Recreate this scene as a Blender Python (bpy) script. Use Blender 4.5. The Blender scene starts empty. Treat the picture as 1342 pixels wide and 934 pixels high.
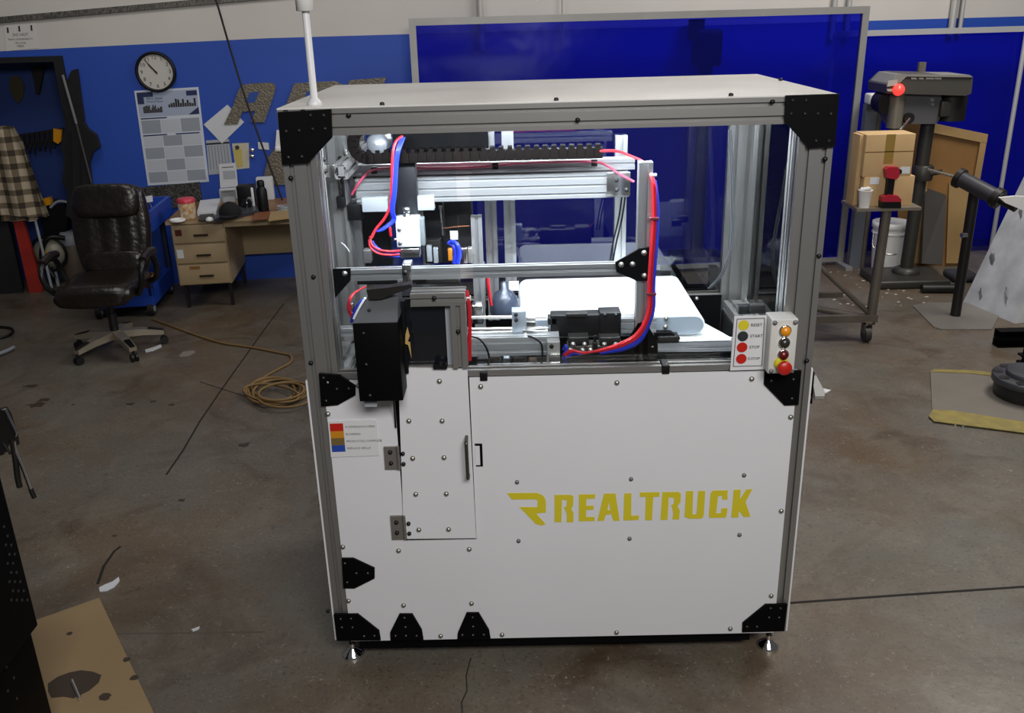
import bpy, bmesh, math, random
from mathutils import Vector, Matrix
random.seed(7)
C = bpy.context.scene.collection
SC = bpy.context.scene
# ---------------------------------------------------------------- camera
FPX = 1187.25
CAM = Vector((0.6801, -2.6701, 2.1819))
YAW, PITCH, ROLL = -0.01, 0.3611, -0.027
def cam_axes():
    cy, sy, cp, sp = math.cos(YAW), math.sin(YAW), math.cos(PITCH), math.sin(PITCH)
    f = Vector((sy*cp, cy*cp, -sp)); r = Vector((cy, -sy, 0)); u = r.cross(f)
    c, s = math.cos(ROLL), math.sin(ROLL)
    return c*r + s*u, -s*r + c*u, f
AR, AU, AF = cam_axes()
cd = bpy.data.cameras.new('camera'); cam = bpy.data.objects.new('camera', cd); C.objects.link(cam)
cd.sensor_width = 36; cd.lens = 36*FPX/1342; cd.clip_start = .05; cd.clip_end = 60
m3 = Matrix((AR, AU, -AF)).transposed(); cam.matrix_world = Matrix.Translation(CAM) @ m3.to_4x4()
SC.camera = cam
# ---------------------------------------------------------------- world, lamps, exposure
w = bpy.data.worlds.new('world'); SC.world = w; w.use_nodes = True
w.node_tree.nodes['Background'].inputs[0].default_value = (.80, .84, .95, 1)
w.node_tree.nodes['Background'].inputs[1].default_value = .075
SC.view_settings.view_transform = 'Standard'; SC.view_settings.look = 'None'
SC.view_settings.gamma = 1; SC.view_settings.use_curve_mapping = False; SC.view_settings.exposure = 0
def area(name, loc, tgt, sx, sy, watts, col):
    l = bpy.data.lights.new(name, 'AREA'); l.shape = 'RECTANGLE'; l.size = sx; l.size_y = sy; l.energy = watts; l.color = col
    o = bpy.data.objects.new(name, l); C.objects.link(o); o.location = loc
    o.rotation_euler = (Vector(tgt)-Vector(loc)).to_track_quat('-Z', 'Y').to_euler(); return o
area('ceiling_light_right', (4.4, 2.6, 4.6), (3.7, 3.0, 0), 2.4, 1.2, 172, (1, .96, .90))
area('added_wall_light', (2.2, 5.3, 4.4), (2.2, 5.75, 1.9), 3.0, .4, 34, (1, .97, .93))  # unseen lamp added behind the screen to brighten the wall and vinyl
area('added_roof_light', (1.1, .9, 4.6), (1.1, .9, 0), 1.6, .6, 16, (1, .97, .93))  # unseen lamp added overhead to brighten the machine roof, not its front
area('ceiling_light_front', (1.4, -3.6, 3.7), (.8, 0, .9), 2.2, 1.0, 172, (1, .98, .95))
area('ceiling_light_left', (-1.6, 2.4, 4.6), (-1.6, 5.0, 1.0), 2.0, 1.0, 38, (1, .97, .93))
# ---------------------------------------------------------------- helpers
def ray(x, y): return AF + (x-671)/FPX*AR + (467-y)/FPX*AU
def aty(x, y, Y): d = ray(x, y); return CAM + d*((Y-CAM.y)/d.y)
def atz(x, y, z=0): d = ray(x, y); return CAM + d*((z-CAM.z)/d.z)
def S(h):
    out = []
    for i in (0, 2, 4):
        c = int(h[i:i+2], 16)/255; out.append(c/12.92 if c <= .04045 else ((c+.055)/1.055)**2.4)
    return (*out, 1)
MATS = {}
def mat(name, hexc, rough=.5, metal=0, var=0, scale=8, hex2=None, bump=0, bscale=60, emit=0, trans=0, coat=0, spec=.5, stretch=None):
    if name in MATS: return MATS[name]
    m = bpy.data.materials.new(name); m.use_nodes = True; nt = m.node_tree; b = nt.nodes['Principled BSDF']
    b.inputs['Base Color'].default_value = S(hexc); b.inputs['Roughness'].default_value = rough; b.inputs['Metallic'].default_value = metal
    b.inputs['Specular IOR Level'].default_value = spec; b.inputs['Coat Weight'].default_value = coat
    if trans: b.inputs['Transmission Weight'].default_value = trans
    if emit: b.inputs['Emission Color'].default_value = S(hexc); b.inputs['Emission Strength'].default_value = emit
    if var or bump:
        tc = nt.nodes.new('ShaderNodeTexCoord'); mp = nt.nodes.new('ShaderNodeMapping'); nt.links.new(tc.outputs['Object'], mp.inputs[0])
        if stretch: mp.inputs['Scale'].default_value = stretch
    if var:
        n = nt.nodes.new('ShaderNodeTexNoise'); n.inputs['Scale'].default_value = scale; n.inputs['Detail'].default_value = 6; nt.links.new(mp.outputs[0], n.inputs[0])
        r = nt.nodes.new('ShaderNodeValToRGB'); r.color_ramp.elements[0].position = .5-.5*min(1, 1.2-var); r.color_ramp.elements[1].position = .5+.5*min(1, 1.2-var)
        r.color_ramp.elements[0].position = .35; r.color_ramp.elements[1].position = .65
        mx = nt.nodes.new('ShaderNodeMix'); mx.data_type = 'RGBA'
        nt.links.new(n.outputs[0], r.inputs[0]); mul = nt.nodes.new('ShaderNodeMath'); mul.operation = 'MULTIPLY'; mul.inputs[1].default_value = var
        nt.links.new(r.outputs[0], mul.inputs[0]); nt.links.new(mul.outputs[0], mx.inputs[0])
        mx.inputs[6].default_value = S(hexc); mx.inputs[7].default_value = S(hex2 or '000000'); nt.links.new(mx.outputs[2], b.inputs['Base Color'])
    if bump:
        n2 = nt.nodes.new('ShaderNodeTexNoise'); n2.inputs['Scale'].default_value = bscale; nt.links.new(mp.outputs[0], n2.inputs[0])
        bp = nt.nodes.new('ShaderNodeBump'); bp.inputs['Strength'].default_value = bump; bp.inputs['Distance'].default_value = .01
        nt.links.new(n2.outputs[0], bp.inputs['Height']); nt.links.new(bp.outputs[0], b.inputs['Normal'])
    MATS[name] = m; return m
MATTE = mat('matte_black', '060607', .8, spec=.08)
ALU = mat('aluminium', '9a9896', .36, .75, .25, 3, '8b8985', stretch=(1, 1, 1))
ALU_LIT = mat('lit_aluminium', 'c6c7c9', .3, .75, .2, 3, 'b6b7b9')  # brighter copy for interior parts, LED light put into the colour
STEEL = mat('bright_steel', 'd8d6d2', .22, 1)
CHROME = mat('chrome', 'f0eee8', .1, 1)
BLACK = mat('black_plate', '040405', .55, 0, spec=.10)
BLKPL = mat('black_plastic', '0b0b0d', .45, spec=.3)
BLKMET = mat('black_painted_steel', '131211', .5, .2, .5, 9, '201e1b')
WHITE = mat('white_panel', 'cfcfd2', .42, 0, .25, 2, 'c3c3c5')
WHITEP = mat('white_plastic', 'dddcda', .4)
PAPER = mat('paper', 'c6c8cc', .8)
PAPER2 = mat('grey_paper', '9ea2a8', .8)
INK = mat('ink', '202226', .8)
YEL = mat('logo_yellow', 'c6b720', .5)
RED = mat('red_plastic', 'b01d14', .35)
REDT = mat('red_tube', 'c42430', .3)
BLUET = mat('blue_tube', '2234b8', .3)
PINK = mat('pink_cable', 'b84460', .5)
GREYP = mat('grey_plastic', '8d9298', .45)
TAN = mat('tan_desk_paint', 'a08c6c', .5, 0, .35, 4, '8a7656')
WOOD = mat('desk_wood', '8a6238', .45, 0, .5, 5, '6a4420', stretch=(1, 12, 1))
LEATHER = mat('brown_leather', '17120f', .32, 0, .5, 7, '241b16', bump=.5, bscale=22)
def glass_mat(name, tint, refl, rough=.02):
    m = bpy.data.materials.new(name); m.use_nodes = True; nt = m.node_tree; nt.nodes.clear()
    o = nt.nodes.new('ShaderNodeOutputMaterial'); t = nt.nodes.new('ShaderNodeBsdfTransparent'); g = nt.nodes.new('ShaderNodeBsdfGlossy')
    t.inputs[0].default_value = tint; g.inputs['Roughness'].default_value = rough; g.inputs[0].default_value = (1, 1, 1, 1)
    f = nt.nodes.new('ShaderNodeFresnel'); f.inputs[0].default_value = refl; mx = nt.nodes.new('ShaderNodeMixShader')
    nt.links.new(f.outputs[0], mx.inputs[0]); nt.links.new(t.outputs[0], mx.inputs[1]); nt.links.new(g.outputs[0], mx.inputs[2]); nt.links.new(mx.outputs[0], o.inputs[0])
    MATS[name] = m; return m
ACRY = glass_mat('clear_acrylic', (.93, .95, .96, 1), 1.3)
ACRB = glass_mat('reflective_acrylic', (.88, .91, .93, 1), 1.75)
def vinyl_mat():
    m = bpy.data.materials.new('blue_vinyl'); m.use_nodes = True; nt = m.node_tree; b = nt.nodes['Principled BSDF']; o = nt.nodes['Material Output']
    tc = nt.nodes.new('ShaderNodeTexCoord'); n = nt.nodes.new('ShaderNodeTexNoise'); n.inputs['Scale'].default_value = 1.6; n.inputs['Detail'].default_value = 3
    nt.links.new(tc.outputs['Object'], n.inputs[0]); bp = nt.nodes.new('ShaderNodeBump'); bp.inputs['Strength'].default_value = .3; bp.inputs['Distance'].default_value = .05
    nt.links.new(n.outputs[0], bp.inputs['Height']); nt.links.new(bp.outputs[0], b.inputs['Normal'])
    b.inputs['Base Color'].default_value = (.008, .011, .22, 1); b.inputs['Roughness'].default_value = .22; b.inputs['Specular IOR Level'].default_value = .35
    t = nt.nodes.new('ShaderNodeBsdfTransparent'); t.inputs[0].default_value = (.03, .04, 1, 1)
    mx = nt.nodes.new('ShaderNodeMixShader'); mx.inputs[0].default_value = .62
    nt.links.new(b.outputs[0], mx.inputs[1]); nt.links.new(t.outputs[0], mx.inputs[2]); nt.links.new(mx.outputs[0], o.inputs[0])
    MATS['blue_vinyl'] = m; return m
VINYL = vinyl_mat()

class MB:
    def __init__(s): s.v = []; s.f = []; s.m = []; s.smooth = []; s.mi = 0
    def add(s, vs, fs, sm=False):
        k = len(s.v); s.v += [Vector(p) for p in vs]
        for f in fs: s.f.append([k+i for i in f]); s.m.append(s.mi); s.smooth.append(sm)
        return s
    def box(s, a, b):
        (x0, y0, z0), (x1, y1, z1) = a, b
        if x0 > x1: x0, x1 = x1, x0
        if y0 > y1: y0, y1 = y1, y0
        if z0 > z1: z0, z1 = z1, z0
        return s.add([(x0,y0,z0),(x1,y0,z0),(x1,y1,z0),(x0,y1,z0),(x0,y0,z1),(x1,y0,z1),(x1,y1,z1),(x0,y1,z1)],
                     [(0,3,2,1),(4,5,6,7),(0,1,5,4),(1,2,6,5),(2,3,7,6),(3,0,4,7)])
    def bbox(s, a, b, r=.01):   # chamfered box
        bm = bmesh.new(); bmesh.ops.create_cube(bm, size=1)
        a, b = Vector(a), Vector(b); lo = Vector([min(a[i], b[i]) for i in range(3)]); hi = Vector([max(a[i], b[i]) for i in range(3)])
        for v in bm.verts: v.co = Vector([lo[i]+(v.co[i]+.5)*(hi[i]-lo[i]) for i in range(3)])
        bmesh.ops.bevel(bm, geom=bm.edges[:], offset=r, segments=3, profile=.5, affect='EDGES'); bm.verts.index_update()
        s.add([v.co.copy() for v in bm.verts], [[v.index for v in f.verts] for f in bm.faces], True); bm.free(); return s
    def prism(s, poly, axis, a, b):  # poly 2D in the plane normal to axis, between a and b
        n = len(poly)
        def P(p, t): return {'x': (t, p[0], p[1]), 'y': (p[0], t, p[1]), 'z': (p[0], p[1], t)}[axis]
        vs = [P(p, a) for p in poly]+[P(p, b) for p in poly]
        fs = [list(range(n))[::-1], list(range(n, 2*n))]+[(i, (i+1) % n, n+(i+1) % n, n+i) for i in range(n)]
        ar = sum(poly[i][0]*poly[(i+1) % n][1]-poly[(i+1) % n][0]*poly[i][1] for i in range(n))
        flip = (ar < 0) ^ (b < a) ^ (axis == 'y')
        if flip: fs = [tuple(reversed(f)) for f in fs]
        return s.add(vs, fs)
    def cyl(s, p, q, r, n=16, r2=None, cap=True, sm=True):
        p, q = Vector(p), Vector(q); r2 = r if r2 is None else r2; d = (q-p).normalized(); u = d.orthogonal().normalized(); v = d.cross(u)
        vs = []
        for c, rr in ((p, r), (q, r2)):
            for i in range(n): t = 2*math.pi*i/n; vs.append(c+u*math.cos(t)*rr+v*math.sin(t)*rr)
        s.add(vs, [(i, (i+1) % n, n+(i+1) % n, n+i) for i in range(n)], sm)
        if cap: s.add(vs, [tuple(range(n))[::-1], tuple(range(n, 2*n))])
        return s
    def tube(s, pts, r, n=8, smooth=True):
        pts = [Vector(p) for p in pts]
        if smooth and len(pts) > 2:
            q = []
            for i in range(len(pts)-1):
                p0 = pts[max(i-1, 0)]; p1 = pts[i]; p2 = pts[i+1]; p3 = pts[min(i+2, len(pts)-1)]
                for k in range(5):
                    t = k/5; q.append(.5*((2*p1)+(p2-p0)*t+(2*p0-5*p1+4*p2-p3)*t*t+(-p0+3*p1-3*p2+p3)*t**3))
            q.append(pts[-1]); pts = q
        d0 = (pts[1]-pts[0]).normalized(); u = d0.orthogonal().normalized(); vs = []
        for i, p in enumerate(pts):
            d = (pts[min(i+1, len(pts)-1)]-pts[max(i-1, 0)]).normalized(); u = (u-d*u.dot(d)).normalized(); v = d.cross(u)
            for k in range(n): t = 2*math.pi*k/n; vs.append(p+(u*math.cos(t)+v*math.sin(t))*r)
        m = len(pts); s.add(vs, [(i*n+k, i*n+(k+1) % n, (i+1)*n+(k+1) % n, (i+1)*n+k) for i in range(m-1) for k in range(n)], True)
        return s.add([vs[k] for k in range(n)]+[vs[(m-1)*n+k] for k in range(n)], [tuple(range(n))[::-1], tuple(range(n, 2*n))])
    def lathe(s, prof, c=(0, 0, 0), n=24, axis='z', cap=True):
        vs = []
        for r, h in prof:
            for i in range(n):
                t = 2*math.pi*i/n; a, b = r*math.cos(t), r*math.sin(t)
                p = {'z': (a, b, h), 'y': (a, h, -b), 'x': (h, a, b)}[axis]; vs.append(Vector(c)+Vector(p))
        m = len(prof); s.add(vs, [(j*n+i, j*n+(i+1) % n, (j+1)*n+(i+1) % n, (j+1)*n+i) for j in range(m-1) for i in range(n)], True)
        if cap and prof[0][0] > 1e-5: s.add(vs[:n], [tuple(range(n))[::-1]])
        if cap and prof[-1][0] > 1e-5: s.add(vs[-n:], [tuple(range(n))])
        return s
    def quad(s, pts, th, n=None):   # slab on an arbitrary polygon
        pts = [Vector(p) for p in pts]; nn = n or (pts[1]-pts[0]).cross(pts[2]-pts[0]).normalized(); k = len(pts); nn = Vector(nn)
        vs = pts+[p+nn*th for p in pts]
        return s.add(vs, [tuple(range(k))[::-1], tuple(range(k, 2*k))]+[(i, (i+1) % k, k+(i+1) % k, k+i) for i in range(k)])
    def xf(s, M):
        s.v = [M @ p for p in s.v]; return s
    def mesh(s, name, mats, off=(0, 0, 0)):
        me = bpy.data.meshes.new(name); off = Vector(off); me.from_pydata([p-off for p in s.v], [], s.f)
        for m in (mats if isinstance(mats, (list, tuple)) else [mats]): me.materials.append(m)
        for p, i, sm in zip(me.polygons, s.m, s.smooth): p.material_index = i; p.use_smooth = sm
        bm = bmesh.new(); bm.from_mesh(me); bmesh.ops.recalc_face_normals(bm, faces=bm.faces); bm.to_mesh(me); bm.free(); return me

class Frame:
    def __init__(s, o=(0, 0, 0), th=0):
        s.o = Vector(o); s.th = th; s.M = Matrix.Translation(s.o) @ Matrix.Rotation(th, 4, 'Z'); s.I = s.M.inverted()
    def hit(s, x, y, off=0):      # point of the vertical plane v=off, in frame coordinates
        o = s.I @ CAM; d = s.I.to_3x3() @ ray(x, y); return o+d*((off-o.y)/d.y)
    def top(s, x, y, z=0): return s.I @ atz(x, y, z)
WORLD = Frame(); TH = math.atan(.12); WALL = Frame((-2, 5.2, 0), TH)
def link(name, data, parent=None): o = bpy.data.objects.new(name, data); C.objects.link(o); o.parent = parent; return o
class Thing:
    def __init__(s, name, label, cat, base, fr=WORLD, group=None):
        s.fr = fr; s.base = Vector(base); o = link(name, None); o.location = fr.M @ s.base; o.rotation_euler = (0, 0, fr.th)
        o.empty_display_size = .1; s.o = o; o['label'] = label; o['category'] = cat
        if group: o['group'] = group
    def part(s, name, mb, m, parent=None, label=None, kind=None):
        o = link(name, mb.mesh(name, m, s.base), parent or s.o)
        if label: o['label'] = label
        if kind: o['kind'] = kind
        return o
    def put(s, name, me, pos, parent=None, rot=None):
        o = link(name, me, parent or s.o); o.location = Vector(pos)-s.base
        if rot: o.rotation_euler = rot
        return o
def solo(name, mb, m, label, cat, fr=WORLD, group=None, kind=None):
    lo = Vector((sum(p.x for p in mb.v)/len(mb.v), sum(p.y for p in mb.v)/len(mb.v), min(p.z for p in mb.v)))
    o = link(name, mb.mesh(name, m, lo)); o.location = fr.M @ lo; o.rotation_euler = (0, 0, fr.th)
    if kind: o['kind'] = kind; return o
    o['label'] = label; o['category'] = cat
    if group: o['group'] = group
    return o
def struct(name, mb, m, parent=None):
    o = link(name, mb.mesh(name, m), parent)
    if not parent: o['kind'] = 'structure'
    return o
def text_mb(txt, size, at, right=(1, 0, 0), up=(0, 0, 1), th=.001, align='LEFT', shear=0):
    cu = bpy.data.curves.new('t', 'FONT'); cu.body = txt; cu.size = size; cu.align_x = align; cu.align_y = 'CENTER'; cu.resolution_u = 2; cu.offset = .0; cu.shear = shear
    o = bpy.data.objects.new('t', cu); C.objects.link(o); dg = bpy.context.evaluated_depsgraph_get(); me = bpy.data.meshes.new_from_object(o.evaluated_get(dg))
    r, u = Vector(right), Vector(up); mb = MB(); mb.add([Vector(at)+r*v.co.x+u*v.co.y for v in me.vertices], [list(p.vertices) for p in me.polygons])
    bpy.data.objects.remove(o); bpy.data.curves.remove(cu); bpy.data.meshes.remove(me); return mb
def slot_profile(w, h, unit=.05):    # T-slot outline, w x h, slots centred on every unit
    pts = []
    def side(L, f):
        n = max(1, round(L/unit)); s = min(.0068, .15*L/n); d = min(.011, .24*L/n)
        for i in range(n):
            c = L*(i+.5)/n
            for a, b in ((c-s, 0), (c-s, d*.35), (c-2.0*s, d*.35), (c-2.0*s, d), (c+2.0*s, d), (c+2.0*s, d*.35), (c+s, d*.35), (c+s, 0)): pts.append(f(a, b))
    pts.append((0, 0)); side(w, lambda a, b: (a, b)); pts.append((w, 0)); side(h, lambda a, b: (w-b, a))
    pts.append((w, h)); side(w, lambda a, b: (w-a, h-b)); pts.append((0, h)); side(h, lambda a, b: (b, h-a)); return pts
def ext(lo, hi, axis, unit=.05):     # aluminium T-slot extrusion filling a box
    lo, hi = Vector(lo), Vector(hi); i, j = {'x': (1, 2), 'y': (0, 2), 'z': (0, 1)}[axis]; k = 'xyz'.index(axis)
    pr = [(lo[i]+a, lo[j]+b) for a, b in slot_profile(hi[i]-lo[i], hi[j]-lo[j], unit)]
    return MB().prism(pr, axis, lo[k], hi[k])
# ---------------------------------------------------------------- setting
def floor_mat():
    m = bpy.data.materials.new('worn_concrete'); m.use_nodes = True; nt = m.node_tree; b = nt.nodes['Principled BSDF']; L = nt.links.new
    tc = nt.nodes.new('ShaderNodeTexCoord')
    def noise(sc, det, rough=.55, d=0):
        n = nt.nodes.new('ShaderNodeTexNoise'); n.inputs['Scale'].default_value = sc; n.inputs['Detail'].default_value = det; n.inputs['Roughness'].default_value = rough
        n.inputs['Distortion'].default_value = d; L(tc.outputs['Object'], n.inputs[0]); return n
    def ramp(n, p0, p1):
        r = nt.nodes.new('ShaderNodeMapRange'); r.inputs[1].default_value = p0; r.inputs[2].default_value = p1; r.clamp = True; L(n.outputs[0], r.inputs[0]); return r
    def mix(f, a, bb):
        x = nt.nodes.new('ShaderNodeMix'); x.data_type = 'RGBA'; L(f.outputs[0], x.inputs[0])
        for s_, v in ((6, a), (7, bb)):
            if isinstance(v, str): x.inputs[s_].default_value = S(v)
            else: L(v.outputs[2], x.inputs[s_])
        return x
    a = mix(ramp(noise(.9, 7, .6), .42, .6), '5c5850', '5a4c3c')
    a = mix(ramp(noise(3.1, 8, .7, .6), .48, .75), a, '6a6358')
    a = mix(ramp(noise(1.7, 6, .62, 1.0), .52, .72), a, '46382c')
    a = mix(ramp(noise(9, 6, .7), .62, .76), a, '3a332b')
    a = mix(ramp(noise(26, 4, .7), .66, .76), a, '716b62')
    a = mix(ramp(noise(60, 5, .75), .55, .68), a, '35302a')
    a = mix(ramp(noise(38, 5, .8, 1.5), .59, .70), a, '8a8478')
    L(a.outputs[2], b.inputs['Base Color'])
    r = ramp(noise(2.2, 6), .3, .7); r.inputs[3].default_value = .28; r.inputs[4].default_value = .55; L(r.outputs[0], b.inputs['Roughness'])
    bp = nt.nodes.new('ShaderNodeBump'); bp.inputs['Strength'].default_value = .12; bp.inputs['Distance'].default_value = .01; L(noise(14, 6).outputs[0], bp.inputs['Height']); L(bp.outputs[0], b.inputs['Normal'])
    return m
FLOOR = floor_mat()
fl = struct('floor', MB().box((-7, -3.6, -.05), (9, 8, 0)), FLOOR)
JOINT = mat('joint_dark', '16130f', .9)
def strip(pts, wd, z=.0015):
    mb = MB(); pts = [Vector((p.x, p.y, 0)) for p in pts]
    for a, b in zip(pts, pts[1:]):
        d = (b-a).normalized(); n = Vector((-d.y, d.x, 0))*wd/2
        mb.quad([a+n, a-n, b-n, b+n], z, (0, 0, 1))
    return mb
struct('floor_joint', strip([atz(1035, 790), atz(1190, 779), atz(1500, 758)], .012), JOINT, fl)
struct('floor_joint', strip([atz(345, 828), atz(150, 830), atz(-300, 838)], .006), mat('joint_faint', '565049', .9), fl)
struct('floor_joint', strip([atz(x, y) for x, y in ((218, 622), (240, 590), (262, 552), (292, 508), (322, 466), (352, 424), (372, 398))], .010), JOINT, fl)
struct('crack', strip([atz(x, y) for x, y in ((128, 765), (136, 742), (150, 722), (158, 716))], .012), JOINT, fl)
struct('crack', strip([atz(x, y) for x, y in ((617, 862), (611, 885), (612, 905), (605, 920), (606, 940))], .005), mat('crack_grey', '2b2721', .9), fl)
struct('crack', strip([atz(x, y) for x, y in ((262, 500), (292, 510), (330, 522))], .006), JOINT, fl)
random.seed(3)
ST = mat('oil_stain', '362a20', .5)
for cx, cy, r in ((48, 530, .045), (58, 524, .03), (40, 506, .03), (172, 529, .02), (200, 526, .014), (225, 530, .016), (238, 655, .016), (150, 702, .010), (96, 530, .01), (320, 583, .03)):
    c = atz(cx, cy); p = []
    for i in range(14): t = i*math.tau/14; k = r*random.uniform(.45, 1.2); p.append((c.x+k*1.5*math.cos(t), c.y+k*math.sin(t)))
    struct('stain', MB().prism(p, 'z', 0, .0008), ST, fl)

def wall_mat():
    m = bpy.data.materials.new('painted_wall'); m.use_nodes = True; nt = m.node_tree; b = nt.nodes['Principled BSDF']; L = nt.links.new
    tc = nt.nodes.new('ShaderNodeTexCoord'); sx = nt.nodes.new('ShaderNodeSeparateXYZ'); L(tc.outputs['Object'], sx.inputs[0])
    # paint line: z > 2.03 + .028*(u-.1)
    ma = nt.nodes.new('ShaderNodeMath'); ma.operation = 'MULTIPLY_ADD'; ma.inputs[1].default_value = -PL[1]; L(sx.outputs[0], ma.inputs[0]); L(sx.outputs[2], ma.inputs[2])
    gt = nt.nodes.new('ShaderNodeMath'); gt.operation = 'GREATER_THAN'; L(sx.outputs[2], gt.inputs[0]); ma.inputs[1].default_value = PL[1]; nt.links.remove(ma.inputs[2].links[0]); ma.inputs[2].default_value = PL[0]
    mn = nt.nodes.new('ShaderNodeMath'); mn.operation = 'MINIMUM'; L(ma.outputs[0], mn.inputs[0]); mn.inputs[1].default_value = WALL.hit(1250, 24).z; L(mn.outputs[0], gt.inputs[1])
    n = nt.nodes.new('ShaderNodeTexNoise'); n.inputs['Scale'].default_value = 1.5; n.inputs['Detail'].default_value = 5; L(tc.outputs['Object'], n.inputs[0])
    mx = nt.nodes.new('ShaderNodeMix'); mx.data_type = 'RGBA'; L(n.outputs[0], mx.inputs[0]); mx.inputs[6].default_value = S('1d44a2'); mx.inputs[7].default_value = S('204aaa')
    m2 = nt.nodes.new('ShaderNodeMix'); m2.data_type = 'RGBA'; L(n.outputs[0], m2.inputs[0]); m2.inputs[6].default_value = S('bdb8b2'); m2.inputs[7].default_value = S('ccc8c2')
    m3 = nt.nodes.new('ShaderNodeMix'); m3.data_type = 'RGBA'; L(gt.outputs[0], m3.inputs[0]); L(mx.outputs[2], m3.inputs[6]); L(m2.outputs[2], m3.inputs[7])
    L(m3.outputs[2], b.inputs['Base Color']); b.inputs['Roughness'].default_value = .55; return m
pa, pb = WALL.hit(0, 69), WALL.hit(540, 39)
sl = (pb.z-pa.z)/(pb.x-pa.x)*.75; PL = ((pa.z+pb.z)/2-sl*(pa.x+pb.x)/2, sl)
WM = wall_mat()
op = WALL.hit(97, 80); U0 = WALL.hit(113, 260).x; ZT = op.z        # opening of the tool alcove
mb = MB().prism([(U0, 0), (12, 0), (12, 4.6), (-5, 4.6), (-5, ZT), (U0, ZT)], 'y', 0, .15)
wb = struct('wall_back', mb, WM); wb.location = WALL.o; wb.rotation_euler = (0, 0, TH)
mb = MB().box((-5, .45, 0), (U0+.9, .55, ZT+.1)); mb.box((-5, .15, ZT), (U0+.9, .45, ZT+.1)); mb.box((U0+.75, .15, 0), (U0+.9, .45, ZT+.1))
al = struct('wall_alcove', mb, mat('alcove_blue_shaded', '15306e', .6)); al.location = WALL.o; al.rotation_euler = (0, 0, TH)  # wall blue darkened, the dimness of the recess is in the colour
mb = MB().box((-5, -.02, ZT-.0), (U0+.03, .16, ZT+.045)); mb.box((U0-.045, -.02, 0), (U0+.03, .16, ZT))
t1 = struct('trim_1', mb, mat('dark_trim', '0e0f14', .5)); t1.location = WALL.o; t1.rotation_euler = (0, 0, TH)
# cable tray / rail across the white band
a, b = WALL.hit(0, 26, -.03), WALL.hit(235, 5, -.03); e = (b-a).normalized()
zz = lambda u: a.z+(b.z-a.z)*(u-a.x)/(b.x-a.x)
RAILM = mat('galvanised_rail', '7e7a74', .5, .6, .9, 30, '3a3733', stretch=(3, 1, 1))
mb = MB().prism([(-4.2, zz(-4.2)-.022), (1.2, zz(1.2)-.022), (1.2, zz(1.2)+.022), (-4.2, zz(-4.2)+.022)], 'y', -.03, 0)
t2 = struct('trim_2', mb, RAILM); t2.location = WALL.o; t2.rotation_euler = (0, 0, TH)
mb = MB()
for px, r in ((629, .03), (737, .006), (1094, .022), (1113, .022), (1251, .03), (1262, .02)):
    c = WALL.hit(px, 8, -.04); mb.cyl((c.x, -.04, 1.9), (c.x, -.04, 4.5), r, 12)
t3 = struct('trim_3', mb, mat('conduit', 'b4b2ae', .45, .3)); t3.location = WALL.o; t3.rotation_euler = (0, 0, TH)

# ---------------------------------------------------------------- wall things
def wthing(name, label, cat, x, y, off=0, group=None):
    p = WALL.hit(x, y, off); return Thing(name, label, cat, (p.x, off, p.z), WALL, group)
# clock
t = wthing('wall_clock', 'round black-rimmed wall clock with a pale face above the wall calendar', 'clock', 205, 94)
c = t.base.copy(); R0 = abs(WALL.hit(231, 94).x-WALL.hit(178, 94).x)/2
t.part('rim', MB().lathe([(R0*.6, 0), (R0, 0), (R0, -.035), (R0*.93, -.045), (R0*.86, -.035), (R0*.86, -.012)], c, 40, 'y', False), BLKPL)
t.part('face', MB().lathe([(R0*.88, -.018), (.0001, -.0181)], c, 40, 'y'), mat('clock_face', 'bdb9b2', .6))
for k in range(1, 13):
    an = math.radians(90-30*k); q = c+Vector((math.cos(an)*R0*.70, -.02, math.sin(an)*R0*.70))
    t.part('numeral', text_mb(str(k), R0*.26, q, align='CENTER'), INK)
def hand(an, L, wd):
    d = Vector((math.cos(an), 0, math.sin(an))); n = Vector((-d.z, 0, d.x)); o = c+Vector((0, -.023, 0))
    return MB().quad([o-d*L*.15+n*wd, o-d*L*.15-n*wd, o+d*L-n*wd*.5, o+d*L+n*wd*.5], .002, (0, -1, 0))
t.part('hand', hand(math.radians(127), R0*.78, .005), INK); t.part('hand', hand(math.radians(130), R0*.5, .007), INK)
# paper goods are slabs on the wall
def pslab(corners, off=0, th=.004, fr=WALL):
    p = [fr.hit(x, y, off) for x, y in corners]; return MB().prism([(q.x, q.z) for q in p], 'y', off-th, off), p
# year calendar
t = wthing('wall_calendar', 'large white year-planner calendar with grey month blocks under the clock', 'calendar', 225, 240)
K = [(176, 119), (260, 114), (274, 238), (194, 243)]
mb, P = pslab(K); t.part('sheet', mb, mat('calendar_sheet', 'c2c8d2', .6))
def bil(u, v, off=-.0045):   # v down
    p = P[0]*(1-u)*(1-v)+P[1]*u*(1-v)+P[2]*u*v+P[3]*(1-u)*v; return Vector((p.x, off, p.z))
def patch(u0, u1, v0, v1, off=-.004, th=.001): 
    q = [bil(u0, v0), bil(u1, v0), bil(u1, v1), bil(u0, v1)]; return MB().prism([(a.x, a.z) for a in q], 'y', off-th, off)
G1, G2 = mat('month_grey', '8e949c', .8), mat('month_pale', 'b4b9c0', .8)
rows = [.31, .46, .60, .73, .86, .985]
for r in range(5):
    for cidx in range(3):
        t.part('month_block', patch(.04+.31*cidx, .04+.31*(cidx+1)-.012, rows[r]+(.02 if r == 1 else 0), rows[r+1]-.012), G1 if (r+cidx) % 2 == 0 else G2)
t.part('banner', patch(.03, .97, .02, .275), mat('banner_pale', '9aa4b8', .7))
mb = MB(); mb.v = []; NB = mat('banner_navy', '1c2750', .7)
for a in ((.03, .28, .02, .07), (.03, .13, .07, .14), (.80, .97, .03, .08)): t.part('navy_corner', patch(*a, off=-.005), NB)
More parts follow.
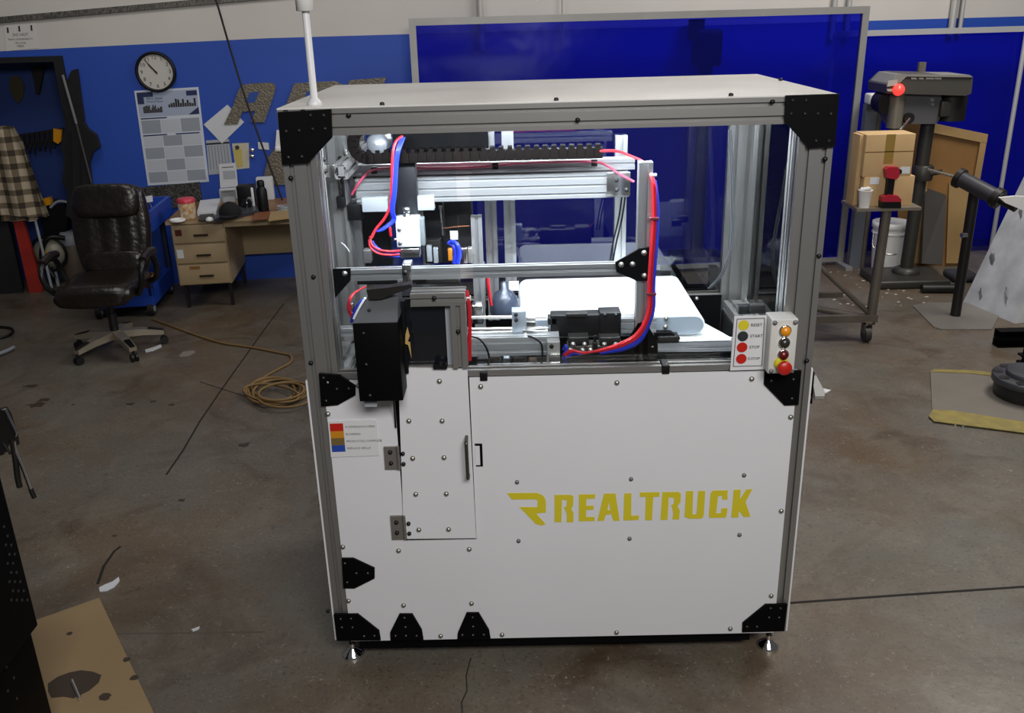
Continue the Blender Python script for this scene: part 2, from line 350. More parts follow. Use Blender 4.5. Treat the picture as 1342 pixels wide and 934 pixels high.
t.part('navy_corner', MB().prism([(bil(*z).x, bil(*z).z) for z in ((.97, .20), (.97, .275), (.8, .275))], 'y', -.006, -.005), NB)
random.seed(5); mb = MB()
for i in range(16):
    u = .1+.3*i/16; q = patch(u, u+.016, .225-random.uniform(.02, .075), .235, off=-.005); mb.add(q.v, q.f)
for i in range(12):
    u = .5+.44*i/12; q = patch(u, u+.03, .15-random.uniform(-.01, .05), .19, off=-.005); mb.add(q.v, q.f)
t.part('print_block', mb, mat('banner_dark', '2a2622', .8), kind='stuff')
mb = patch(.04, .45, .285, .297, -.005)
for a in ((.04, .42, .462, .474), (.56, .94, .462, .474)): q = patch(*a, off=-.005); mb.add(q.v, q.f)
t.part('rule', mb, NB)
t.part('lettering', text_mb('Alro Steel', .032, bil(.17, .085, -.0062)), NB); t.part('lettering', text_mb('Metals & Plastics', .02, bil(.17, .118, -.0062)), NB)
# tilted sheet
mb, _ = pslab([(267, 163), (298, 137), (320, 160), (291, 188)], -.004); solo('paper_sheet', mb, PAPER, 'white paper sheet pinned at a diagonal beside the wall calendar', 'paper', WALL)
t = wthing('chart_sheet', 'grey ruled chart sheet on the wall right of the year calendar', 'chart', 285, 230)
mb, P = pslab([(270, 184), (300, 182), (306, 226), (274, 229)]); t.part('sheet', mb, PAPER2)
mb = MB()
for i in range(7): u = .08+.13*i; q = patch(u, u+.025, .16, .86, off=-.004); mb.add(q.v, q.f)
t.part('ruled_column', mb, mat('rule_grey', '6c7078', .8))
t.part('header', patch(.0, 1, .08, .13, -.004), INK)
t = wthing('notice_card', 'cream card with a yellow note and a round brown magnet on the blue wall', 'card', 316, 221)
mb, P = pslab([(304, 188), (326, 187), (327, 220), (309, 222)]); t.part('card', mb, mat('cream_paper', 'b9b39e', .8))
mb, _ = pslab([(306, 196), (317, 195), (318, 217), (311, 219)], -.004); t.part('note', mb, mat('yellow_note', 'b8a85a', .8))
q = WALL.hit(311, 193, -.005); t.part('magnet', MB().cyl(q, q+Vector((0, -.01, 0)), .017, 16), mat('brown', '35281c', .6))
t = wthing('coat_hooks', 'small chrome pair of hooks beside the cream card', 'hook', 331, 200)
for y in (196, 204):
    q = WALL.hit(331, y, 0); t.part('hook', MB().lathe([(.014, 0), (.014, -.012), (.02, -.02), (.016, -.03), (.0001, -.035)], q, 16, 'y'), CHROME)
mb, _ = pslab([(338, 186), (352, 187), (353, 196), (339, 195)], 0, .01); solo('wall_tag', mb, PAPER, 'small white tag on the blue wall near the hanging cord', 'tag', WALL)
mb, _ = pslab([(363, 170), (368, 170), (369, 198), (361, 198)], 0, .03); solo('wall_bottle', mb.bbox(WALL.hit(361, 198, -.05), WALL.hit(369, 192, 0), .004), WHITEP, 'white dispenser on the wall beside the machine corner', 'dispenser', WALL)
# "DO NOT" sign
t = wthing('paper_notice', 'white paper notice reading DO NOT in the top left corner', 'notice', 27, 65)
mb, P = pslab([(5, 33), (46, 30), (51, 63), (9, 67)]); t.part('sheet', mb, mat('notice_white', 'c8c4c0', .8))
for (x, y) in ((10, 39), (25, 37), (41, 36)):
    mb, _ = pslab([(x-1, y-3), (x+1, y-3), (x+1.8, y+4), (x-.3, y+4)], -.004); t.part('clip', mb, INK)
GI = mat('grey_ink', '55524e', .8)
for s_, y, k in (('DO NOT', 45.5, .03), ('leave unattended in', 51, .024), ('this area', 56, .024), ('MEN', 60.5, .026)): t.part('lettering', text_mb(s_, k, WALL.hit(27, y, -.0055), align='CENTER'), GI)
# diamond plate lettering A R E
DP = mat('diamond_plate', '7d7568', .45, .5, .6, 45, '554e43', bump=.6, bscale=60)
t = wthing('wall_lettering', 'slanted letters ARE cut from diamond-plate on the blue wall', 'sign', 410, 160)
def letter(name, outer, inner=None):
    p = [WALL.hit(x, y, 0) for x, y in outer]
    if not inner: return MB().prism([(q.x, q.z) for q in p], 'y', -.02, 0)
    i = [WALL.hit(x, y, 0) for x, y in inner]; n = len(p); mb = MB()    # same count rings
    for off, fl_ in ((-.02, 0), (0, 1)):
        vs = [(q.x, off, q.z) for q in p]+[(q.x, off, q.z) for q in i]; mb.add(vs, [(k, (k+1) % n, n+(k+1) % n, n+k) for k in range(n)])
    for ring in (p, i): mb.add([(q.x, -.02, q.z) for q in ring]+[(q.x, 0, q.z) for q in ring], [(k, (k+1) % n, n+(k+1) % n, n+k) for k in range(n)])
    return mb
t.part('letter', letter('A', [(318, 111), (330, 109), (357, 108), (362, 113), (359, 125), (347, 160), (329, 160), (335, 145), (318, 146), (312, 162), (294, 163), (306, 138), (313, 118)]), DP)
mb = MB(); q = [WALL.hit(x, y, -.0205) for x, y in ((327, 121), (340, 120), (334, 134), (322, 135))]; t.part('counter', mb.prism([(a.x, a.z) for a in q], 'y', -.0215, -.0205), mat('wall_blue_flat', '1f4490', .5))
t.part('letter', letter('R', [(386, 109), (440, 106), (452, 112), (446, 128), (436, 138), (440, 165), (420, 166), (416, 145), (404, 146), (395, 168), (372, 170), (374, 140)]), DP)
q = [WALL.hit(x, y, -.0205) for x, y in ((402, 120), (425, 119), (421, 131), (397, 132))]; t.part('counter', MB().prism([(a.x, a.z) for a in q], 'y', -.0215, -.0205), MATS['wall_blue_flat'])
t.part('letter', letter('E', [(458, 105), (506, 101), (502, 114), (474, 116), (471, 126), (497, 124), (494, 137), (466, 139), (462, 152), (490, 150), (486, 164), (440, 167)]), DP)
t = wthing('diamond_plate_panel', 'slanted diamond-plate panel low on the wall beside the machine post', 'panel', 370, 250)
t.part('plate', letter('', [(352, 205), (372, 178), (396, 176), (396, 240), (362, 242), (345, 235)]), DP)
mb = letter('', [(178, 246), (262, 238), (266, 268), (184, 276)]); mb.xf(Matrix.Translation((0, -.003, 0))); solo('mesh_panel', mb, mat('mesh_plate', '5c5a56', .5, .5, 1, 60, '26241f', bump=.7, bscale=80), 'grey diamond mesh panel on the wall below the calendar', 'panel', WALL)

# ---------------------------------------------------------------- welding screens
FRM = mat('screen_frame', '9b9a98', .45, .4, .3, 4, '878580')
SCR = Frame((3.6, 5.26, 0), math.atan(.08))
a = SCR.hit(1139, 11); tl = SCR.hit(535, 21)
X0, X1, ZT2 = tl.x, a.x, (a.z+tl.z)/2+.0
t = Thing('welding_screen', 'large blue vinyl welding screen in a grey frame behind the machine', 'screen', (X0, 0, 0), SCR)
fw = .055
t.part('post', MB().box((X0, -.02, 0), (X0+fw, .03, ZT2)), FRM); t.part('post', MB().box((X1-fw, -.02, 0), (X1, .03, ZT2)), FRM)
t.part('top_rail', MB().box((X0, -.021, ZT2-fw), (X1, .031, ZT2)), FRM); t.part('bottom_rail', MB().box((X0+fw, -.015, .03), (X1-fw, .025, .07)), FRM)
for x in (X0+.02, X1-.03): t.part('foot', MB().box((x-.03, -.22, 0), (x+.03, .22, .03)), FRM)
def curtain(x0, x1, z0, z1, amp, seed):
    random.seed(seed); nx, nz = 60, 24; ph = [random.uniform(0, 6) for _ in range(4)]; vs = []
    for j in range(nz+1):
        for i in range(nx+1):
            u = i/nx; v = j/nz; y = amp*(math.sin(7*u+2.5*v+ph[0])+.6*math.sin(15*u-6*v+ph[1])+.3*math.sin(33*u+4*v+ph[2]))*min(1, 6*min(u, 1-u, v, 1-v)+.15)
            vs.append((x0+(x1-x0)*u, y, z0+(z1-z0)*v))
    return MB().add(vs, [(j*(nx+1)+i, j*(nx+1)+i+1, (j+1)*(nx+1)+i+1, (j+1)*(nx+1)+i) for j in range(nz) for i in range(nx)], True)
t.part('curtain', curtain(X0+fw, X1-fw, .07, ZT2-fw, .010, 1), VINYL)
# second screen, right
SC2 = Frame((3.7, 5.5, 0), TH*.6)
b0 = SC2.hit(1140, 41); b1 = SC2.hit(1342, 41); Z2 = (b0.z+b1.z)/2; E1 = b1.x+.9
px = SC2.hit(1320, 170).x
t = Thing('welding_screen', 'smaller blue vinyl screen with a pale top rail behind the drill press', 'screen', (b0.x, 0, 0), SC2)
t.part('top_rail', MB().box((b0.x-.3, -.02, Z2-.02), (E1, .03, Z2+.025)), mat('pale_rail', 'b9b9bb', .4, .3))
t.part('post', MB().cyl((px, -.05, 0), (px, -.05, Z2), .02, 12), MATS['pale_rail']); t.part('post', MB().cyl((E1, 0, 0), (E1, 0, Z2), .02, 12), MATS['pale_rail']); t.part('post', MB().cyl((b0.x-.3, 0, 0), (b0.x-.3, 0, Z2), .02, 12), MATS['pale_rail'])
t.part('curtain', curtain(b0.x-.28, E1, .05, Z2-.02, .022, 2), VINYL)
for x in (b0.x-.3, E1): t.part('foot', MB().box((x-.03, -.2, 0), (x+.03, .2, .03)), FRM)
# machine behind the large screen, seen through it
q = aty(925, 75, 5.62); t = Thing('pillar_machine', 'dark machine silhouette seen through the large blue screen', 'machine', (q.x, 5.62, 0))
t.part('column', MB().cyl((q.x, 5.6, 0), (q.x, 5.6, 1.8), .06), BLKMET); t.part('head', MB().bbox((q.x-.12, 5.42, 1.72), (q.x+.1, 5.66, 2.02), .03), BLKMET)
t.part('motor', MB().cyl((q.x-.1, 5.58, 1.94), (q.x-.1, 5.58, 2.10), .07), BLKMET); t.part('base', MB().box((q.x-.25, 5.4, 0), (q.x+.2, 5.7, .06)), BLKMET)

# ---------------------------------------------------------------- desk (wall frame)
dp = -.84; D0 = WALL.hit(217, 293, dp); D1x = WALL.hit(420, 282, dp).x+.25; ZD = .735
t = Thing('office_desk', 'tan steel office desk with a wooden top against the blue wall', 'desk', ((D0.x+D1x)/2, -.45, 0), WALL)
x0 = D0.x
t.part('desk_top', MB().bbox((x0, dp, ZD-.035), (D1x, -.06, ZD), .006), WOOD)
t.part('edge_band', MB().box((x0-.002, dp-.004, ZD-.034), (D1x, dp+.001, ZD-.008)), TAN)
pz0, pz1 = WALL.hit(240, 375, dp).z, ZD-.035; pw = WALL.hit(298, 330, dp).x
px0 = x0+.03
t.part('pedestal', MB().box((px0, dp+.02, pz0), (pw, -.10, pz1)), TAN)
hts = [pz1, pz1-(pz1-pz0)*.32, pz1-(pz1-pz0)*.65, pz0+.0]
for i in range(3):
    dr = t.part('drawer', MB().bbox((px0+.01, dp, hts[i+1]+.008), (pw-.008, dp+.022, hts[i]-.006), .004), TAN)
    cx = (px0+pw)/2+.02; cz = (hts[i]+hts[i+1])/2-.01
    h = MB().box((cx-.055, dp-.012, cz-.008), (cx+.055, dp-.006, cz+.008)); h.box((cx-.055, dp-.01, cz-.008), (cx-.05, dp, cz+.008)); h.box((cx+.05, dp-.01, cz-.008), (cx+.055, dp, cz+.008))
    t.part('handle', h, mat('dark_handle', '3c3026', .4, .5), dr)
t.part('sticker', MB().box((px0+.03, dp-.002, hts[0]-.09), (px0+.08, dp, hts[0]-.04)), mat('sticker_red', '4a1a14', .5)); t.part('sticker', MB().box((px0+.02, dp-.002, hts[1]-.11), (px0+.07, dp, hts[1]-.04)), PAPER)
t.part('sticker', MB().box((px0+.10, dp-.002, hts[2]-.04), (px0+.18, dp, hts[2]-.015)), WOOD)
for (x, y) in ((px0+.02, dp+.06), (pw-.04, dp+.06), (px0+.02, -.14), (pw-.04, -.14)): t.part('leg', MB().box((x-.0, y, 0), (x+.025, y+.025, pz0)), BLKMET)
for y in (dp+.06, -.14): t.part('leg', MB().box((D1x-.06, y, 0), (D1x-.03, y+.03, ZD-.03)), BLKMET)
t.part('apron', MB().box((pw, dp+.02, ZD-.075), (D1x-.02, dp+.035, ZD-.035)), TAN)
t.part('modesty_panel', MB().box((pw, -.12, .26), (D1x-.03, -.10, ZD-.035)), TAN)
def dtop(x, y): return WALL.top(x, y, ZD)
# tub with red lid
c = dtop(247, 286); t = Thing('snack_tub', 'clear tub of orange pieces with a red lid on the desk', 'tub', c, WALL)
t.part('tub', MB().lathe([(.055, .0), (.062, .008), (.066, .12), (.062, .13)], c, 24), mat('tub_orange', 'b5854f', .35, 0, .9, 30, 'd8cfb8')); t.part('lid', MB().lathe([(.068, .128), (.068, .155), (.06, .162), (.0001, .162)], c, 24), mat('lid_red', 'c4384a', .4))
c = dtop(233, 290); solo('plastic_dish', MB().lathe([(.055, 0), (.06, .003), (.06, .018), (.052, .02), (.052, .006), (.0001, .006)], c, 28), WHITEP, 'white round plastic lid at the left end of the desk', 'lid', WALL)
def flat(corners, z, th, m, name, label, cat, fr=WALL):
    p = [fr.top(x, y, z) for x, y in corners]; return solo(name, MB().prism([(q.x, q.y) for q in p], 'z', z, z+th), m, label, cat, fr)
flat([(259, 283), (263, 267), (289, 264), (284, 281)], ZD, .03, PAPER, 'paper_stack', 'stack of white papers on the desk behind the tub', 'papers')
flat([(260, 290), (262, 283), (280, 280), (281, 288)], ZD, .012, mat('notebook_dark', '2e2b29', .5), 'notebook', 'dark notebook beside the tub on the desk', 'notebook')
c = dtop(275, 289); solo('computer_mouse', MB().lathe([(.03, 0), (.032, .01), (.02, .025), (.0001, .03)], c, 20), WHITEP, 'small white mouse lying in front of the black laptop', 'mouse', WALL)
# folded laptop with cap
c = dtop(310, 287); t = Thing('laptop', 'closed dark grey laptop lying askew on the desk', 'laptop', c, WALL)
p = [WALL.top(x, y, ZD) for x, y in ((281, 292), (289, 275), (335, 270), (340, 280))]
t.part('shell', MB().prism([(q.x, q.y) for q in p], 'z', ZD, ZD+.025), mat('laptop_grey', '2e3036', .4)); t.part('screen_lid', MB().prism([(q.x*.97+c.x*.03, q.y*.97+c.y*.03) for q in p], 'z', ZD+.026, ZD+.036), mat('laptop_lid', '3c3f46', .35))
c = WALL.top(302, 281, ZD+.036); c.z = ZD+.036; t = Thing('baseball_cap', 'black baseball cap resting on the closed laptop', 'cap', c, WALL)
t.part('crown', MB().lathe([(.085, 0), (.088, .02), (.078, .055), (.05, .085), (.015, .1), (.0001, .102)], c, 24), mat('cap_black', '08080a', .9)); t.part('brim', MB().prism([(c.x-.08, c.y-.02), (c.x-.06, c.y-.13), (c.x-.01, c.y-.15), (c.x+.05, c.y-.12), (c.x+.08, c.y-.02)], 'z', ZD+.036, ZD+.045), MATS['cap_black'])
# flip calendar stand
FR_ = -.2; mb, P = pslab([(287, 215), (309, 213), (312, 244), (289, 246)], -.10, .01)
t = Thing('desk_calendar', 'tall white two-leaf flip calendar standing at the back of the desk', 'calendar', (P[3].x, -.10, ZD), WALL)
t.part('leaf', mb, PAPER); mb, P2 = pslab([(288, 247), (312, 245), (314, 270), (290, 270)], -.13, .01); t.part('leaf', mb, PAPER)
t.part('stand', MB().box((P2[3].x, -.14, ZD), (P2[2].x, -.08, ZD+.10)), PAPER2)
for yy in (219, 251):
    mb, _ = pslab([(291, yy), (306, yy-1), (306, yy), (291, yy+1)], -.141 if yy > 240 else -.111, .001); t.part('printed_line', mb, GI)
for yy in (224, 258):
    mb, _ = pslab([(292, yy), (308, yy-1), (309, yy+10), (293, yy+11)], -.141 if yy > 240 else -.111, .001); t.part('date_grid', mb, PAPER2)
# black picture/box with white cup
c = dtop(325, 275); t = Thing('coffee_maker', 'small black and white coffee maker on the desk', 'appliance', c, WALL)
zt = WALL.hit(325, 243, c.y).z
t.part('body', MB().bbox((c.x-.07, c.y-.02, ZD), (c.x+.07, c.y+.1, zt), .01), BLKPL); t.part('white_shell', MB().bbox((c.x-.078, c.y-.01, zt-.10), (c.x-.035, c.y+.09, zt-.01), .006), WHITEP)
t.part('white_shell', MB().bbox((c.x+.045, c.y-.03, ZD+.02), (c.x+.065, c.y+.09, zt-.015), .006), WHITEP)
t.part('carafe', MB().lathe([(.035, ZD-c.z+.0), (.045, .03), (.04, .08), (.03, .1)], (c.x+.005, c.y-.05, ZD), 20), mat('carafe', '1a1a1c', .15)); t.part('dial', MB().cyl((c.x+.03, c.y-.03, ZD+.09), (c.x+.03, c.y-.04, ZD+.09), .022, 18), GREYP)
c = dtop(346, 278); t = Thing('drink_bottle', 'black drink bottle with a screw cap on the desk', 'bottle', c, WALL); H = WALL.hit(345, 236, c.y).z-ZD
t.part('body', MB().lathe([(.04, 0), (.043, .01), (.043, H*.68), (.03, H*.78), (.026, H*.82)], c, 22), BLKPL); t.part('cap', MB().lathe([(.03, H*.82), (.03, H*.96), (.022, H), (.0001, H)], c, 22), BLKPL)
mb, P = pslab([(336, 232), (352, 229), (356, 262), (341, 274)], -.09, .012)
for i in (2, 3): pass
solo('paper_bag', MB().bbox((P[0].x, -.14, ZD), (P[1].x+.03, -.06, P[0].z), .004), PAPER, 'white paper bag standing behind the black bottle', 'bag', WALL)
c = dtop(372, 276); t = Thing('cable_coil', 'loose grey cable coil at the right end of the desk', 'cable', c, WALL)
for k in range(3): t.part('loop', MB().tube([(c.x+.05*math.cos(a_*math.tau/10+k), c.y+.03*math.sin(a_*math.tau/10+k), ZD+.008+.014*k+.004*math.sin(a_)) for a_ in range(11)], .006), GREYP)
flat([(330, 289), (335, 279), (352, 277), (351, 287)], ZD, .012, mat('tray_brown', '7a4a2c', .5), 'shallow_tray', 'brown shallow tray on the desk front right of laptop', 'tray')
flat([(352, 290), (355, 279), (378, 276), (382, 286)], ZD, .01, mat('tray_tan', '9c8358', .5), 'folder', 'tan folder on the desk next to the machine post', 'folder')
# hanging cord
p = [WALL.hit(268, -40, -.8), WALL.hit(283, 0, -.75), WALL.hit(302, 65, -.6), WALL.hit(322, 130, -.5), WALL.hit(345, 195, -.4), WALL.hit(360, 235, -.32), WALL.hit(370, 262, -.25)]
top = p[0]+(p[0]-p[1])*12; top = p[0]+(p[0]-p[1]).normalized()*1.9
solo('dangling_hose', MB().tube([top]+p, .008), mat('cord_grey', '2e2a2c', .6), 'thin dark cord hanging diagonally down to the desk', 'cord', WALL)

# ---------------------------------------------------------------- blue service cart
BLUEP = mat('cart_blue', '1c44a8', .4, 0, .3, 5, '17388c')
CT = Frame((-2.49, 4.51, 0), TH)
q0 = CT.hit(199, 300, -.34)
t = Thing('service_cart', 'blue plastic two-shelf service cart behind the leather chair', 'cart', (0, 0, 0), CT)
zc1 = q0.z+.10; zc0 = CT.hit(197, 403, -.34).z+.035
def tray(z, h, xr):
    mb = MB().box((-.22, -.32, z), (xr, .32, z+.02))
    for a_, b_ in (((-.24, -.34), (xr+.02, -.31)), ((-.24, .31), (xr+.02, .34)), ((-.24, -.31), (-.21, .31)), ((xr-.01, -.31), (xr+.02, .31))): mb.box((*a_, z-.02), (*b_, z+h))
    return mb
t.part('top_tray', tray(zc1-.10, .13, .30), BLUEP); t.part('lower_tray', tray(zc0, .12, .22), BLUEP)
for sx in (-1, 1):
    for sy in (-1, 1):
        t.part('leg', MB().bbox((sx*.22-.02, sy*.32-.02, .16), (sx*.22+.02, sy*.32+.02, zc1-.12), .008), mat('cart_leg', '121c3c', .5))
        cs = t.part('caster', MB().cyl((sx*.2-.02, sy*.3, .06), (sx*.2+.02, sy*.3, .06), .06, 20), mat('rubber', '151414', .7)); t.part('hub', MB().cyl((sx*.2-.024, sy*.3, .06), (sx*.2+.024, sy*.3, .06), .03, 16), GREYP, cs); t.part('fork', MB().box((sx*.2-.03, sy*.3-.02, .1), (sx*.2+.03, sy*.3+.03, .2)), ALU, cs)
t = Thing('cable_bundle', 'pale looped cables lying in the top tray of the blue cart', 'cable', (.1, 0, zc1-.08), CT)
for k in range(3): t.part('loop', MB().tube([(-.1+.12*k+.1*math.cos(a_*math.tau/8), .02*k+.08*math.sin(a_*math.tau/8), zc1-.07+.12*max(0, math.sin(a_*math.tau/8))) for a_ in range(9)], .006), mat('cable_pale', '7c7a72', .6))
solo('folded_paper', MB().quad([(-.02, -.12, zc1+.035), (.28, -.06, zc1+.06), (.24, .1, zc1+.08), (-.05, .04, zc1+.05)], .004), PAPER, 'crumpled white paper across the top of the blue cart', 'paper', CT)
c = Vector((.10, -.16, zc0+.02)); t = Thing('yellow_bucket', 'small yellow-rimmed bucket on the lower tray of the blue cart', 'bucket', c, CT)
t.part('bucket', MB().lathe([(.09, 0), (.11, .15), (.115, .16)], c, 24), mat('brown_bucket', '5a2c14', .5)); t.part('rim', MB().lathe([(.112, .13), (.12, .13), (.12, .165), (.11, .165), (.105, .14)], c, 24), mat('amber', 'b07818', .4))
c = Vector((-.1, .1, zc1-.08)); solo('spray_bottle', MB().lathe([(.035, 0), (.037, .12), (.02, .16), (.012, .18), (.014, .24), (.0001, .24)], c, 16), mat('bottle_clear', '8d949c', .3), 'pale spray bottle standing in the blue cart behind the chair', 'bottle', CT)

# ---------------------------------------------------------------- leather chair
CH = Frame((-2.20, 3.42, 0), math.radians(4))
t = Thing('office_chair', 'dark brown leather office chair with silver star base', 'chair', (0, 0, 0), CH)
LF = mat('chair_black', '0d0d0e', .4); SIL = mat('silver_base', 'a49a8a', .35, .6)
def cushion(sx, sy, sz, f=None, n=5):
    bm = bmesh.new(); bmesh.ops.create_cube(bm, size=1); bmesh.ops.subdivide_edges(bm, edges=bm.edges[:], cuts=n, use_grid_fill=True); mb = MB()
    for v in bm.verts:
        p = v.co*2; q = Vector((p.x*(1-.5*p.y**2*.18)*(1-.5*p.z**2*.25), p.y*(1-.09*p.x**2), p.z*(1-.25*(p.x**4+p.y**4)/2)))
        v.co = Vector((q.x*sx/2, q.y*sy/2, q.z*sz/2))
        if f: v.co = f(v.co)
    bm.verts.index_update(); mb.add([v.co.copy() for v in bm.verts], [[v.index for v in ff.verts] for ff in bm.faces], True); bm.free(); return mb
t.part('seat', cushion(.54, .54, .13, lambda v: Vector((v.x, v.y, v.z-.02*(v.y < -.2)*1))).xf(Matrix.Translation((0, -.05, .49))), LEATHER)
tilt = Matrix.Translation((0, .24, .49)) @ Matrix.Rotation(math.radians(-10), 4, 'X')
def bk(v):   # pleats
    v = v.copy()
    if v.y < 0: v.y -= .012*math.cos(v.x*math.tau/.13)*(1 if abs(v.x) < .2 else 0)
    v.x *= 1+.06*math.sin((v.z+.3)*3); return v
t.part('backrest', cushion(.52, .11, .64, bk, 11).xf(tilt @ Matrix.Translation((0, 0, .33))), LEATHER)
t.part('headrest', cushion(.46, .10, .24).xf(tilt @ Matrix.Translation((0, -.045, .53))), LEATHER)
t.part('lumbar_roll', cushion(.44, .08, .16).xf(tilt @ Matrix.Translation((0, -.03, .10))), LEATHER)
for s_ in (-1, 1):
    pts = [(s_*.25, .16, .46), (s_*.31, .12, .50), (s_*.33, .10, .60), (s_*.33, .02, .685), (s_*.33, -.12, .69), (s_*.33, -.2, .64), (s_*.31, -.2, .54), (s_*.26, -.14, .45)]
    ar = t.part('armrest', MB().tube(pts, .02, 10), LF); t.part('arm_pad', MB().tube([(s_*.33, .08, .70), (s_*.33, -.03, .712), (s_*.33, -.16, .69)], .028, 10), LEATHER, ar)
t.part('gas_lift', MB().cyl((0, 0, .10), (0, 0, .28), .03).cyl((0, 0, .27), (0, 0, .42), .02), LF); t.part('tilt_plate', MB().box((-.12, -.12, .40), (.12, .12, .43)), LF)
for k in range(5):
    an = math.radians(72*k+20); d = Vector((math.cos(an), math.sin(an), 0)); n = Vector((-d.y, d.x, 0))
    mb = MB(); A = Vector((0, 0, .12)); vs = []
    for r_, wd, z, h in ((.02, .035, .10, .055), (.18, .032, .095, .045), (.32, .026, .075, .03)):
        for su in (-1, 1):
            for sz in (0, 1): vs.append(d*r_+n*wd*su+Vector((0, 0, z+h*sz)))
    mb.add(vs, [(0, 1, 3, 2)]+[f for o_ in (0, 4) for f in ((o_, o_+1, o_+5, o_+4), (o_+2, o_+6, o_+7, o_+3), (o_+1, o_+3, o_+7, o_+5), (o_, o_+4, o_+6, o_+2))]+[(8, 10, 11, 9)])
    lg = t.part('base_leg', mb, SIL); t.part('foot_pad', MB().quad([d*.22+n*.02+Vector((0, 0, .132)), d*.22-n*.02+Vector((0, 0, .132)), d*.32-n*.016+Vector((0, 0, .104)), d*.32+n*.016+Vector((0, 0, .104))], .006), LF, lg)
    cc = d*.315+Vector((0, 0, .028)); w_ = MB().cyl(cc-n*.024, cc-n*.006, .028).cyl(cc+n*.006, cc+n*.024, .028).cyl(cc, cc+Vector((0, 0, .05)), .009); t.part('caster', w_, LF, lg)

# ---------------------------------------------------------------- alcove on the left
def alc(name, label, cat, x, y, off): p = WALL.hit(x, y, off); return Thing(name, label, cat, (p.x, off, p.z), WALL)
def aslab(pts, off, th): return MB().prism([(WALL.hit(x, y, off).x, WALL.hit(x, y, off).z) for x, y in pts], 'y', off-th, off)
bl = mat('leaf_bronze', '4c4632', .45, .5)
solo('hanging_trowel', aslab([(14, 100), (24, 99), (32, 110), (31, 126), (25, 136), (18, 128), (13, 115)], .44, .012), bl, 'leaf-shaped bronze trowel hanging at upper left of the alcove', 'tool', WALL)
solo('hand_brush', aslab([(42, 88), (60, 86), (56, 108), (53, 123), (49, 122), (47, 106)], .44, .04), mat('brush_dark', '17120e', .8), 'dark bristle brush hanging beside the bronze trowel', 'brush', WALL)
t = alc('dust_brush', 'brown-handled brush with an orange band hanging near the broom', 'brush', 78, 120, .44)
t.part('handle', aslab([(74, 86), (84, 85), (84, 98), (75, 99)], .44, .03), mat('rust', '58301c', .7)); t.part('bristles', aslab([(75, 99), (84, 98), (83, 120), (79, 121)], .44, .04), mat('bristle', '4a2e1a', .9))
t = alc('broom', 'long pale-handled broom leaning in the alcove', 'broom', 105, 260, .3)
t.part('handle', MB().cyl(WALL.hit(82, 98, -.16), WALL.hit(100, 162, -.16), .011, 10), mat('broom_grey', '6e6c6a', .5)); t.part('head', MB().cyl(WALL.hit(100, 162, -.16), WALL.hit(120, 240, -.16), .009, 10), mat('broom_dark', '3a3836', .5))
DK = mat('dark_coat', '0b0a0b', .9, 0, .5, 12, '17151a')
t = alc('dark_coat', 'black coat hanging at the right edge of the alcove', 'coat', 105, 260, .1)
t.part('body', aslab([(92, 158), (98, 150), (110, 156), (117, 168), (128, 176), (133, 192), (124, 198), (119, 214), (122, 240), (117, 262), (120, 282), (108, 276), (100, 286), (90, 280), (92, 250), (85, 236), (88, 205), (83, 190)], -.03, .07), DK); t.part('sleeve', aslab([(92, 162), (86, 140), (88, 110), (96, 92), (103, 90), (108, 130), (112, 156)], -.035, .05), DK); t.part('sleeve', aslab([(96, 170), (108, 168), (106, 250), (98, 256)], -.10, .04), DK)
t = alc('tool_rail', 'dark rail carrying a row of pliers in the alcove', 'rack', 55, 172, .44)
t.part('rail', aslab([(24, 176), (84, 167), (84, 172), (24, 181)], .44, .03), BLKMET)
random.seed(4); LBL = ('leftmost', 'second from left', 'third from left', 'fourth from left', 'fifth from left', 'sixth from left', 'rightmost')
for i in range(7):
    x = 30+6.6*i; y = 179-i*1.0; mb = aslab([(x-2, y-3), (x+2, y-3), (x+2.6, y+6), (x+4, y+20+3*(i % 3)), (x+1.6, y+21), (x+.4, y+9), (x-2.4, y+22), (x-4.2, y+20), (x-2.2, y+6)], .40, .015)
    solo('pliers', mb, mat('tool_dark', '28262a', .45, .5), LBL[i]+' of the dark pliers hanging from the alcove rail', 'pliers', WALL, 'pliers on the alcove rail')
t = alc('tape_measure', 'yellow tape measure hanging at the end of the pliers rail', 'tape measure', 77, 180, .39)
t.part('case', aslab([(72, 168), (83, 170), (82, 184), (78, 188), (72, 184)], .39, .04), mat('tape_yellow', 'd8920c', .4)); t.part('hook', aslab([(69, 166), (73, 168), (73, 170), (69, 168)], .38, .02), STEEL)
solo('steel_socket', aslab([(88, 187), (92, 186), (96, 191), (92, 194)], .39, .02), STEEL, 'small bright steel socket hanging right of the tape measure', 'tool', WALL)
t = alc('cordless_drill', 'yellow and black cordless drill hanging behind the plaid shirt', 'drill', 66, 270, .3)
t.part('body', aslab([(55, 260), (68, 257), (70, 266), (56, 270)], .3, .06), MATS['tape_yellow']); t.part('handle', aslab([(56, 270), (64, 268), (66, 285), (56, 287)], .3, .05), BLKPL); t.part('chuck', aslab([(68, 259), (76, 260), (76, 264), (70, 265)], .3, .03), STEEL)
t = alc('black_case', 'black tool case on the alcove shelf right of the drill', 'case', 80, 290, .3)
t.part('case', aslab([(60, 272), (92, 262), (98, 278), (92, 300), (66, 304)], .38, .16), BLKPL); t.part('strap', MB().tube([WALL.hit(66, 272, .2), WALL.hit(76, 264, .2), WALL.hit(90, 266, .2), WALL.hit(94, 276, .2)], .012), GREYP)
